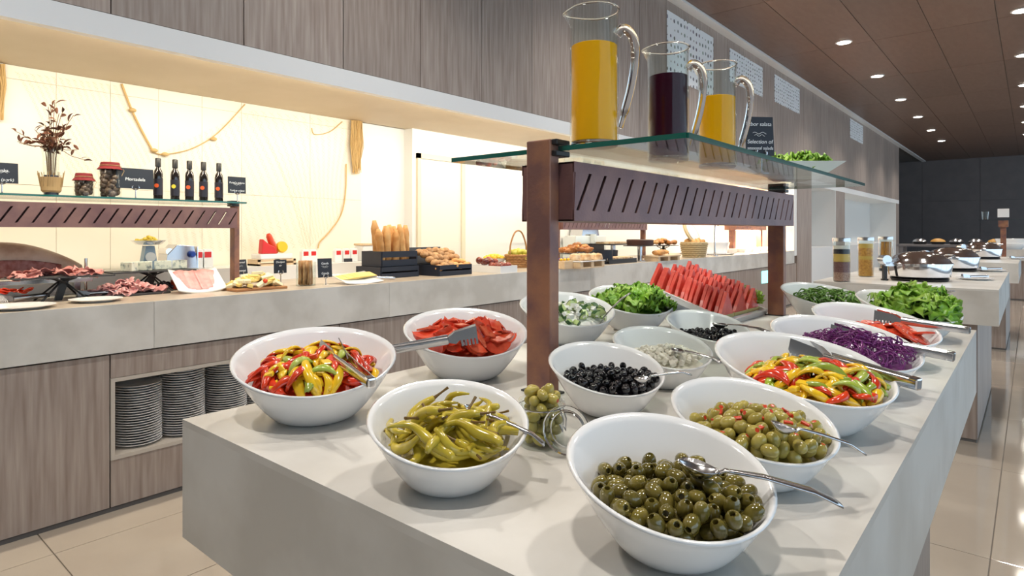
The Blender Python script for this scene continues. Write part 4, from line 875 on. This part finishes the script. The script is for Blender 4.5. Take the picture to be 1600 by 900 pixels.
# scale, pasta machine
s_=thing('kitchen_scale','old blue kitchen scale with a pan of butter','scale',atl(232,-4.3),RZ); ob('body',MB().prism([(-.05,0),(.05,0),(.025,.16),(-.025,.16)],-.03,.03,Matrix.Rotation(R(90),4,'X')),M('blue_enamel',(.30,.42,.55),.4),s_); ob('pan',MB().lathe([(0,.165),(.07,.168),(.10,.195),(.097,.195),(.068,.171),(0,.169)],24),CHROME,s_,smooth=True); ob('dial',MB().lathe([(0,0),(.03,0),(.03,.008),(0,.008)],20,Matrix.Translation((0,-.031,.09))@Matrix.Rotation(R(90),4,'X')),PAPER,s_)
bc_=MB().box(-.012,.012,-.010,.010,-.008,.008).mesh('butter_piece',BUTTER,bevel=.003); heap_box('yellow butter piece in the scale pan','butter_piece','butter','butter on the scale',[bc_],s_.location,.12,.12,.185,26,123,hgt=.03)
pmn=thing('pasta_machine','chrome hand pasta machine with a blue knob','pasta machine',atl(277),RZ); ob('body',MB().prism([(-.10,0),(.10,0),(.10,.05),(.08,.155),(-.03,.165),(-.09,.10)],-.075,.075,Matrix.Rotation(R(90),4,'X')),STEEL,pmn,bevel=.004); ob('roller',MB().cyl(.022,-.07,.07,16,Matrix.Translation((-.075,0,.12))@Matrix.Rotation(R(90),4,'X')),CHROME,pmn,smooth=True); ob('knob',MB().lathe([(0,0),(.02,0),(.024,.012),(.015,.03),(0,.03)],16,Matrix.Translation((.06,-.076,.10))@Matrix.Rotation(R(90),4,'X')),BLUEP,pmn,smooth=True); ob('side_plate',MB().box(.101,.106,-.07,.07,0,.15),CHROME,pmn)
def packet(label,px,py,w,h,X1=-4.2):
    t=thing('snack_packet',label,'packet',atl(px),RZ); ob('bag',MB().prism([(-w/2,0),(w/2,0),(w*.48,h*.85),(w*.3,h),(-w*.3,h),(-w*.48,h*.85)],-.02,.02,Matrix.Rotation(R(90),4,'X')),PAPER,t,bevel=.004); ob('print',MB().box(-w*.3,w*.3,-.0215,-.0205,h*.55,h*.85),REDP,t); return t
for i,(px,py) in enumerate(((309,424),(323,424))): packet(('red and white packet against the pasta machine','red and white packet beside the shelf post')[i],px,py,.075,.13,-4.1)
for i,(px,py) in enumerate(((476,414),(488,414),(527,414),(540,415),(552,415))): packet(('red and white packet behind the breadsticks','second red and white packet behind the breadsticks','red and white packet behind the cheese tray','second red and white packet behind the cheese tray','red and white packet next to the white box')[i],px,py,.07,.11,-4.1)
gb=MB().ball((0,0,0),.011,10,7).mesh('grape',GRAPEG,2); gb2=MB().ball((0,0,0),.012,10,7).mesh('dark_grape',GRAPEB,2)
heap_box('green grape below the blue cheese','grape','grape','green grapes',[gb],at(196,444),.13,.09,.012,40,131,hgt=.03); heap_box('dark grape beneath the blue cheese riser','grape','grape','dark grapes',[gb2],atx(256,-3.98),.17,.10,.012,55,132,hgt=.03)
for i,(px,lab) in enumerate(((220,'small glass jar of amber jam behind the riser'),(276,'small glass jar of red jam behind the ham platter'))):
    t=thing('jam_jar',lab,'jar',at(px,446,-3.43,-3.95),RZ); ob('glass',MB().lathe([(0,0),(.036,0),(.036,.08),(.030,.09),(.027,.09),(.033,.078),(.033,.004),(0,.004)],20),GLASS,t,smooth=True); ob('jam',MB().lathe([(0,.005),(.032,.005),(.032,.06),(0,.06)],20),(M('amber_jam',(.40,.12,.02),.2,coat=.5),PIM)[i],t,smooth=True)
# cheese board
cb=at(398,452); t=tag(ob('cheese_board',MB().box(-.16,.16,-.10,.10,0,.016),BOARD,None,cb,(0,0,RZ),bevel=.004),'brown wooden board of cheese chunks','board')
chk=[MB().prism([(-.025,-.012),(.03,-.016),(.022,.015),(-.02,.012)],0,.016).mesh('cheese_chunk',m_,bevel=.002) for m_ in (CHEESE,CHEESEP,CHEESEP)]
heap_box('yellow cheese chunk on the brown board','cheese_chunk','cheese','cheese chunks on the board',chk,cb,.25,.15,.02,60,141,hgt=.075,sc=(.9,1.4)); tag(ob('cherry_tomato',MB().ball((0,0,0),.014,12,8),PRED,None,cb+Vector((.09,.02,.055)),smooth=2),'small red tomato on the cheese board','tomato')
# breadsticks
bs=thing('breadstick_jar','square glass jar of brown breadsticks','jar',at(478,446),RZ); ob('glass',MB().lathe([(0,0),(.062,0),(.062,.155),(.059,.155),(.059,.005),(0,.005)],28),GLASS,bs,smooth=True)
bsm=MB().tube([(0,0,0),(.002,0,.05),(-.001,.001,.1),(0,0,.155)],.0075,7).mesh('breadstick',ROLL,2); rng=random.Random(151)
for i in range(24): a=rng.uniform(0,6.3); q=.046*math.sqrt((i+.5)/24); tag(link('breadstick',bsm,None,bs.location+Vector((q*math.cos(i*2.4),q*math.sin(i*2.4),.007)),(rng.uniform(-.08,.08),rng.uniform(-.10,.10),a)),'brown seeded breadstick in the glass jar','breadstick','breadsticks in the jar')
sign('chalk sign reading Emmental behind the cheese board',at(400,446)+Vector((-.20,0,0)),RZ,[('Emmental',.075,.018),('Emmental',.018,.018)],.095,.10,.06,14)
sign('chalk sign reading Dimljeni sir between cheese board and breadsticks',at(455,446)+Vector((-.13,0,0)),RZ,[('Dimljeni',.068,.018),('sir',.045,.018)],.09,.09,.07,2,wave=False)
sign('chalk sign reading Gauda next to the breadsticks',at(509,445),RZ,[('Gauda',.085,.021),('Gouda',.020,.021)],.105,.125,.045,4)
sign('small tilted chalk sign before the white box',at(570,430)+Vector((-.22,0,0)),R(70),[],.07,.075,.05,10,wave=False)
ct=thing('cheese_tray','white square tray of sliced yellow cheese','tray',at(556,442),RZ); ob('tray',MB().sheet(lambda u,v:(.30*(u-.5),.22*(v-.5),.006+.055*v+.01*(2*u-1)**2),10,6,.007),PORC,ct,smooth=2)
csl=MB().box(-.06,.06,-.045,.045,0,.003).mesh('cheese_slice',CHEESE); rng=random.Random(161)
for i in range(10): tag(link('cheese_slice',csl,None,at(556,442)+Vector((.0,-.085+.019*i,.040+.0016*i)),(R(14),0,RZ+rng.uniform(-.1,.1))),'thin yellow cheese slice on the white square tray','cheese','cheese slices on the tray')
tongs('wire tongs on the cheese tray and counter edge',at(572,440)+Vector((0,0,.03)),at(612,437)+Vector((.03,0,.012)),.015)
bd=thing('butter_dish','low white dish of butter on a pale wooden crate','dish',atl(425),RZ); ob('crate',MB().box(-.15,.15,-.08,.08,.0,.012).box(-.15,.15,-.08,-.07,.03,.045).box(-.15,-.13,-.08,.08,0,.045).box(.13,.15,-.08,.08,0,.045).box(-.02,.02,-.08,-.07,0,.045),PALEW,bd); ob('dish',MB().box(-.13,.13,-.07,.07,.046,.085),PORC,bd,bevel=.006)
for i,(px,m_,lab) in enumerate(((418,REDP,'red foil ham package on the white dish'),(430,PIM,'slanted orange-red sausage roll on the white dish'),(440,LEMON,'yellow cheese wheel package behind the sign'))):
    p=atl(px)+Vector((0,0,.086))
    if i==1: o=ob('sausage_roll',MB().tube([(0,0,0),(-.02,0,.06),(-.05,0,.13),(-.055,0,.15)],[.024,.027,.022,.012],10),m_,None,p,(0,0,RZ),smooth=2)
    elif i==0: o=ob('foil_package',MB().prism([(-.06,0),(.06,0),(.045,.05),(.0,.07),(-.05,.11)],-.03,.03,Matrix.Rotation(R(90),4,'X')),m_,None,p,(0,0,RZ),bevel=.006)
    else: o=ob('packaged_cheese',MB().lathe([(0,-.02),(.04,-.02),(.045,0),(.04,.02),(0,.02)],20,Matrix.Translation((0,0,.047))@Matrix.Rotation(R(80),4,'X')),m_,None,p,(0,0,RZ),smooth=True)
    tag(o,lab,('package','sausage','cheese')[i])
wb_=thing('bread_box','white box with a pale wooden lid behind the crate','box',atl(571),RZ); ob('box',MB().box(-.07,.07,-.06,.06,0,.13),PORC,wb_,bevel=.006); ob('lid',MB().box(-.075,.075,-.065,.065,.131,.15),PALEW,wb_,bevel=.004)
# crates
def crate(label,loc,w,d,h,rz=RZ,tilt=0,mat=NAVY):
    t=thing('wooden_crate',label,'crate',loc,rz); t.rotation_euler=(tilt,0,rz); n=2; sh=h*.40
    for sy in (-1,1):
        for k in range(n): ob('slat',MB().box(-w/2,w/2,sy*d/2-.006,sy*d/2+.006,.004+k*(h-sh-.004),.004+k*(h-sh-.004)+sh),mat,t)
    for sx in (-1,1): ob('end_panel',MB().box(sx*w/2-.007,sx*w/2+.007,-d/2,d/2,0,h),mat,t)
    ob('bottom',MB().box(-w/2,w/2,-d/2,d/2,0,.008),mat,t); return t
c0=at(628,434); CW=.36
crate('dark navy slatted crate lying under the baguette crate',c0+Vector((-.17,0,0)),CW,.30,.085)
cl=c0+Vector((-.17,.02,.086)); crate('dark navy slatted crate holding upright baguettes',cl,CW-.02,.24,.115)
rng=random.Random(171)
bg=[]
for v_ in range(3):
    pts=[(0,.004*math.sin(3*i/12+v_),.30*i/12) for i in range(13)]; rad=[.030*min(1,.55+i*.25,.45+(12-i)*.28)*(1+.05*math.sin(i*2.1+v_)) for i in range(13)]; bg.append(MB().tube(pts,rad,12).mesh('baguette',BREAD,2))
for i,(dx,dy,h,ln) in enumerate(((-.115,-.05,.92,-.16),(-.09,.04,1.14,-.08),(-.065,-.05,1.0,-.04),(-.005,.04,1.0,0),(.01,-.05,.9,.06),(.055,.03,1.04,-.14),(.09,-.05,1.05,-.16),(.105,.05,1.0,-.05),(.14,-.02,1.02,-.03))):
    tag(link('baguette',bg[i%3],None,cl+Vector((-dy,dx,.010)),(ln*.6,0,0) if False else Matrix.Rotation(-ln,3,'X')@Matrix.Rotation(rng.uniform(-.05,.05),3,'Y'),(1,1,h)),'golden baguette standing in the dark crate','bread','baguettes in the crate')
c1=at(712,430)+Vector((-.15,.0,.0)); crate('dark navy crate of seeded rolls beside the baguettes',c1,.36,.30,.085)
tb_=tag(ob('crate_back',MB().box(-.19,.19,-.006,.006,0,.20),NAVY,None,c1+Vector((-.17,.0,.03)),(R(-20),0,RZ)),'dark slanted board behind the seeded rolls','board')
rl=[MB().ball((0,0,0),.036,12,8,(1,1,.78)).mesh('bread_roll',ROLL,2),MB().ball((0,0,0),.036,12,8,(1.25,.85,.7)).mesh('bread_roll_long',BREAD,2)]
for i in range(6):
    for j in range(5):
        tag(link('bread_roll',rl[0] if j>1 or i<3 else rl[1],None,c1+Vector((.12-.06*j+rng.uniform(-.006,.006),-.15+.06*i+rng.uniform(-.006,.006),.06+.030*j+rng.uniform(0,.02))),(rng.uniform(-.3,.3),rng.uniform(-.3,.3),rng.uniform(0,6.3))),'round seeded bread roll in the dark crate','bread roll','rolls in the crate')
# fruit tray, basket
ft=thing('fruit_tray','white rectangular dish of plums','dish',at(772,425),RZ); ob('dish',MB().box(-.10,.10,-.16,.16,0,.006).box(-.11,-.10,-.16,.16,0,.06).box(.10,.11,-.16,.16,0,.06).box(-.11,.11,-.17,-.16,0,.06).box(-.11,.11,.16,.17,0,.06),PORC,ft)
plm=MB().ball((0,0,0),.032,12,8).mesh('plum',PLUM,2)
for i in range(4):
    for j in range(3): tag(link('plum',plm,None,ft.location+Vector((-.12+.075*i,-.06+.06*j,.05+.03*(i<2)+rng.uniform(0,.02))),rrot(rng)),'dark red plum in the white dish','plum','plums in the dish')
yb=thing('fruit_bowl','white bowl of small yellow fruit behind the plums','bowl',at(772,415,-3.43,-4.05),RZ); ob('bowl',MB().lathe([(0,0),(.06,0),(.12,.09),(.115,.09),(.055,.008),(0,.008)],28),PORC,yb,smooth=True)
lem=MB().ball((0,0,0),.020,10,7).mesh('yellow_fruit',LEMON,2)
for i in range(26): a=i*2.4; q=.10*math.sqrt((i+.5)/26); tag(link('yellow_fruit',lem,None,yb.location+Vector((q*math.cos(a),q*math.sin(a),.085+.03*(1-(q/.1)**2))),rrot(rng)),'small yellow fruit in the white bowl','fruit','yellow fruit in the bowl')
def basket(label,loc,r,h,mat,handle):
    t=thing('wicker_basket',label,'basket',loc,RZ); n=20
    for j in range(7):
        z=.008+h*j/7; rr=r*(.82+.18*j/6); ob('weave',MB().tube([(rr*math.cos(2*PI*i/40)*(1+.03*(-1)**(i+j)),rr*math.sin(2*PI*i/40)*(1+.03*(-1)**(i+j)),z) for i in range(41)],h/13,6),mat,t,smooth=2)
    ob('bottom',MB().cyl(r*.82,0,.012,24),mat,t)
    ob('rim',MB().tube([(r*1.02*math.cos(2*PI*i/30),r*1.02*math.sin(2*PI*i/30),h) for i in range(31)],.010,8),mat,t,smooth=2)
    if handle: ob('handle',MB().tube(arc([(-r,0,h),(-r*.95,0,h+.10),(-r*.5,0,h+.21),(0,0,h+.24),(r*.5,0,h+.21),(r*.95,0,h+.10),(r,0,h)],5),.008,8),mat,t,smooth=2)
    return t
bk=basket('brown wicker basket with an arched handle, full of yellow-green fruit',at(816,418)+Vector((-.05,0,0)),.125,.12,WICK,True)
pear=MB().ball((0,0,0),.030,10,7,(1,1,1.15)).mesh('pear',M('green_pear',(.52,.46,.06),.4,rnd=.15),2)
for i in range(24): a=i*2.4; q=.10*math.sqrt((i%14+.5)/14); tag(link('pear',pear,None,bk.location+Vector((q*math.cos(a),q*math.sin(a),.10+.04*(i//14)+.02*(1-q/.1))),rrot(rng)),'small yellow-green pear in the handled basket','fruit','fruit in the handled basket')
# pastries section
cr_=MB(); pts=[];rad=[]
for i in range(15): a=PI*(.15+.7*i/14); pts.append((.055*math.cos(a),.045*math.sin(a)-.02,.0)); rad.append(.024*math.sin(PI*(i+1)/16)**.8*(1+.12*(-1)**i))
crm=MB().tube(pts,rad,8).mesh('croissant',CROI,2)
pc=at(905,415); riser('dark riser stacked with croissants',905,413,.40,.24,.12,SLATE)
heap_box('glazed brown croissant piled on the riser','croissant','croissant','croissants on the riser',[crm],pc+Vector((-.02,0,0)),.36,.20,.145,26,181,hgt=.07,tilt=.3,sc=(1,1.25))
pw=thing('pastry_stand','pale wooden crate with white tray of filled pastries','stand',at(905,418)+Vector((.10,-.05,0)),RZ); ob('tray',MB().box(-.22,.22,-.10,.10,.062,.072),PORC,pw,bevel=.003)
for x in (-.19,0,.19): ob('block',MB().box(x-.025,x+.025,-.09,.09,.012,.06),PALEW,pw)
ob('board',MB().box(-.21,.21,-.09,.09,0,.012),PALEW,pw)
pbn=MB().lathe([(0,0),(.045,0),(.045,.018),(.038,.05),(0,.065)],14).mesh('filled_pastry',CREAMY,True)
heap_box('cream filled pastry on the white tray','filled_pastry','pastry','filled pastries',[pbn],pw.location,.34,.12,.073,10,182,hgt=0,tilt=.1,sc=(.9,1.1))
fb=thing('flower_box','pale wooden box with purple and yellow flowers','box',at(876,422)+Vector((.05,0,0)),RZ); ob('box',MB().box(-.09,.09,-.06,.06,0,.075),PALEW,fb,bevel=.003)
for i in range(9): ob('flower',MB().ball((-.075+.019*i,-.01+.02*(i%3),.088),.018,8,6,(1,1,.7)),(M('violet',(.10,.03,.30),.6) if i%3 else LEMON),fb,smooth=2)
def black_pot(label,px,py,r,h,dx=0):
    t=thing('black_container',label,'container',at(px,py)+Vector((dx,0,0)),RZ); ob('body',MB().lathe([(0,0),(r,0),(r*1.06,h),(r*.98,h),(r*.94,.01),(0,.01)],28),NAVY,t,smooth=True); return t
black_pot('round black container in front of the croissants',942,412,.105,.145); black_pot('round black container behind the pastry tray',972,409,.16,.13,-.25)
for i,(px,py,lab,m_,w_,h_) in enumerate(((965,411,'dark baking tray of flat cakes on the counter edge',CREAMY,.6,.04),(958,404,'slate riser of sliced tart in the pastry section',CREAMY,.5,.20),(1003,404,'riser carrying a round dark chocolate cake',CHOC,.34,.19))):
    t=thing('cake_stand' if i else 'baking_tray',lab,'stand' if i else 'tray',(at(px,py)+Vector((-.06,0,0)),Vector((-3.95,YX(958,-3.95),1.0)),Vector((-3.56,YX(1000,-3.56),1.0)))[i],RZ)
    ob('slab',MB().box(-w_/2,w_/2,-.13,.13,h_-.012,h_),SLATE,t,bevel=.003)
    if i: ob('foot',MB().cyl(.03,0,h_-.012,14),STEEL,t,smooth=True); ob('base',MB().cyl(.09,0,.008,20),STEEL,t,smooth=True)
    else: ob('rim',MB().box(-w_/2,w_/2,-.135,-.125,0,h_+.01).box(-w_/2,w_/2,.125,.135,0,h_+.01),BLACK,t)
    for k in range(1 if i==2 else 8):
        if i==2: o=ob('chocolate_cake',MB().lathe([(0,0),(.155,0),(.16,.06),(.15,.068),(0,.068)],32),m_,None,t.location+Vector((0,0,h_)),smooth=True); tag(o,'round dark chocolate cake on its riser','cake')
        else: tag(ob('cake_slice',MB().box(-.03,.03,-.10,.10,0,.025),m_,None,t.location+Vector((0,-w_*.42+w_*.84*k/7,h_+.001)),(0,0,RZ),bevel=.004),('flat cake slice on the dark baking tray','tart slice on the slate riser')[i],'cake',('flat cakes on the tray','tart slices on the riser')[i])
pr2=at(1045,405); riser('dark riser of brown pastries before the lidded basket',1036,403,.46,.24,.17,SLATE)
heap_box('brown baked pastry on the dark riser by the basket','pastry','pastry','pastries on the riser',[crm,rl[1]],at(1036,403),.42,.2,.20,18,191,hgt=.04,tilt=.2,sc=(1,1.3))
pw2=thing('pastry_stand','pale slatted wooden stand with small buns','stand',at(1035,409),RZ); ob('board',MB().box(-.30,.30,-.10,.10,.05,.065),PALEW,pw2)
for x in (-.26,0,.26): ob('block',MB().box(x-.03,x+.03,-.09,.09,0,.05),PALEW,pw2)
heap_box('small golden bun on the pale slatted stand','bun','bun','buns on the pale stand',[rl[1]],pw2.location,.5,.12,.095,9,192,hgt=.01,tilt=.1,sc=(1,1.3))
bk2=basket('pale wicker basket of rolls with its round lid standing open',at(1064,405)+Vector((-.10,.62,0)),.17,.20,WICKP,False)
ob('lid',MB().lathe([(0,0),(.15,.006),(.19,.0),(.19,.02),(.15,.026),(0,.02)],28,Matrix.Translation((.02,.05,.33))@Matrix.Rotation(R(62),4,'X')),WICKP,bk2,smooth=True); ob('lid_lining',MB().lathe([(0,.027),(.145,.030),(.145,.032),(0,.032)],24,Matrix.Translation((.02,.05,.33))@Matrix.Rotation(R(62),4,'X')),PORC,bk2)
for i in range(12): a=i*2.4; q=.13*math.sqrt((i+.5)/12); tag(link('bread_roll',rl[1],None,bk2.location+Vector((q*math.cos(a),q*math.sin(a),.20+.03*(1-q/.13))),rrot(rng),1.2),'brown roll in the pale wicker basket','bread roll','rolls in the pale basket')
for k in range(6): tag(link('serving_plate',pm,None,at(1100,402)+Vector((-.12,0,.012*k)),None,(1.4,1.4,1)),'white plate stacked beyond the pale basket','plate','plates beyond the basket')
pk=thing('round_tub','large round tub in the warm glow beside the heat lamps','tub',Vector((-3.9,9.35,1.016)),RZ); ob('tub',MB().lathe([(0,0),(.30,0),(.35,.17),(.335,.17),(.29,.012),(0,.012)],36),PORC,pk,smooth=True); ob('saucer',MB().lathe([(0,-.016),(.40,-.016),(.42,-.001),(0,-.001)],36),PORC,pk,smooth=True)
tp=thing('water_tap','slim steel tap post on the counter by the round tub','tap',at(1122,401)+Vector((-.05,0,0)),RZ); ob('post',MB().tube(arc([(0,0,0),(0,0,.38),(.03,0,.46),(.10,0,.47),(.13,0,.44)],5),.014,10),STEEL,tp,smooth=2); ob('base',MB().cyl(.05,0,.015,20),STEEL,tp,smooth=True)
hl=thing('heat_lamp_stand','copper heat lamp arch with lit tube at the counter end','heat lamp',Vector((-3.85,10.3,1.0)),RZ)
for x in (0,1.35): ob('post',MB().box(x-.05,x+.05,-.04,.04,0,.50),COPPER,hl)
ob('beam',MB().box(-.08,1.43,-.10,.10,.38,.50),COPPER,hl); 
q=bpy.data.lights.new('heat','AREA'); q.size=1.2; q.size_y=.1; q.shape='RECTANGLE'; q.energy=40; q.color=(1,.52,.30); link('lamp',q,hl,(.67,0,.37)); ob('tube',MB().box(.1,1.25,-.03,.03,.372,.379),LED,hl)
for i in range(5): 
    t=thing('small_dish','small white dish under the heat lamps','dish',Vector((-3.75,10.0+.4*i,1.0)),RZ,'dishes under the heat lamps'); ob('dish',MB().lathe([(0,0),(.07,0),(.10,.07),(.095,.07),(.06,.01),(0,.01)],20),PORC,t,smooth=True)
tw=thing('coffee_machine','white and steel machine behind the pastries','machine',Vector((-4.36,6.6,1.0)),RZ); ob('body',MB().box(-.35,.35,-.10,.10,0,.30),PORC,tw,bevel=.01); ob('top',MB().prism([(-.2,.30),(.2,.30),(.16,.44),(-.16,.44)],-.09,.09,Matrix.Rotation(R(90),4,'X')),STEEL,tw); ob('panel',MB().box(-.3,.3,-.104,-.10,.05,.2),BLACK,tw); ob('column',MB().cyl(.04,.2,.32,16,Matrix.Translation((0,-.13,0))),PORC,tw)
# ---------------------------------------------------------------- netting on the niche wall
def NP(px,py,d=.012): return PX(px,py,XB+d)
def rope(label,pts,r,mat=NET):
    return tag(ob('net_rope',MB().tube(arc([NP(*p) for p in pts],8),r,6),mat,smooth=2),label,'rope')
rope('hanging rope swag running down to its knot beside the bottles',[(190,131),(205,170),(222,205),(240,238)],.007)
rope('thin drooping rope swag curving up to the soffit',[(240,238),(258,241),(300,232),(340,208),(383,163)],.004)
rope('long rope trailing from the tassel down to the counter',[(541,256),(540,300),(533,335),(515,362),(500,378),(497,388)],.006)
rope('small rope loop beside the tassel',[(487,200),(492,210),(515,206),(535,190)],.004)
for i,(px,py) in enumerate(((207,172),(241,235),(334,217),(258,241))): tag(ob('float_knot',MB().ball((0,0,0),.018,10,7,(1,1.3,.8)),NET,None,NP(px,py,.02),smooth=2),('rope knot high on the long swag','large rope knot where the swags meet','rope knot high on the thin swag','small rope knot low on the thin swag')[i],'knot')
def tassel(label,px0,px1,py0,py1,n,seed):
    q=random.Random(seed); mb=MB()
    for i in range(n):
        a=q.uniform(px0,px1); e=py1-q.random()**2*(py1-py0)*.5; mb.tube([NP(a,py0,.012+q.uniform(0,.03)),NP(a+q.uniform(-3,3),(py0+e)/2,.02+q.uniform(0,.03)),NP((a+(px0+px1)/2)/2+q.uniform(-5,3),e,.015+q.uniform(0,.03))],.0028,4)
    return tag(ob('net_tassel',mb,NET),label,'net','',kind='stuff')
tassel('thick hanging bundle of straw-coloured netting',549,566,188,272,110,1); tassel('straw-coloured netting bundle at the vase end of the wall',-12,8,100,188,80,2)
def net(label,quad,nu,nv,seed):
    mb=MB(); q=random.Random(seed)
    def pt(u,v):
        a=Vector((*quad[0],0)).lerp(Vector((*quad[1],0)),u); b=Vector((*quad[3],0)).lerp(Vector((*quad[2],0)),u); p=a.lerp(b,v); return NP(p.x+4*math.sin(5*v+3*u+seed),p.y+5*math.sin(PI*u)*(v),.006+.004*math.sin(9*u+4*v))
    for i in range(nu): mb.tube([pt(min(1,max(0,(i+ (k%2)*.5)/nu)),k/nv) for k in range(nv+1)],.0006,3)
    for i in range(nu): mb.tube([pt(min(1,max(0,(i+ ((k+1)%2)*.5)/nu)),k/nv) for k in range(nv+1)],.0006,3)
    return tag(ob('fishing_net',mb,NETT),label,'net',kind='stuff')
net('pale fishing net draped beside the long rope swag',[(20,112),(190,134),(245,245),(130,300)],15,40,1)
net('pale fishing net hanging below the thin swag',[(245,243),(400,170),(500,385),(260,390)],18,44,3)
net('pale fishing net hanging beside the tassel',[(400,172),(552,192),(535,330),(480,392)],13,34,5)
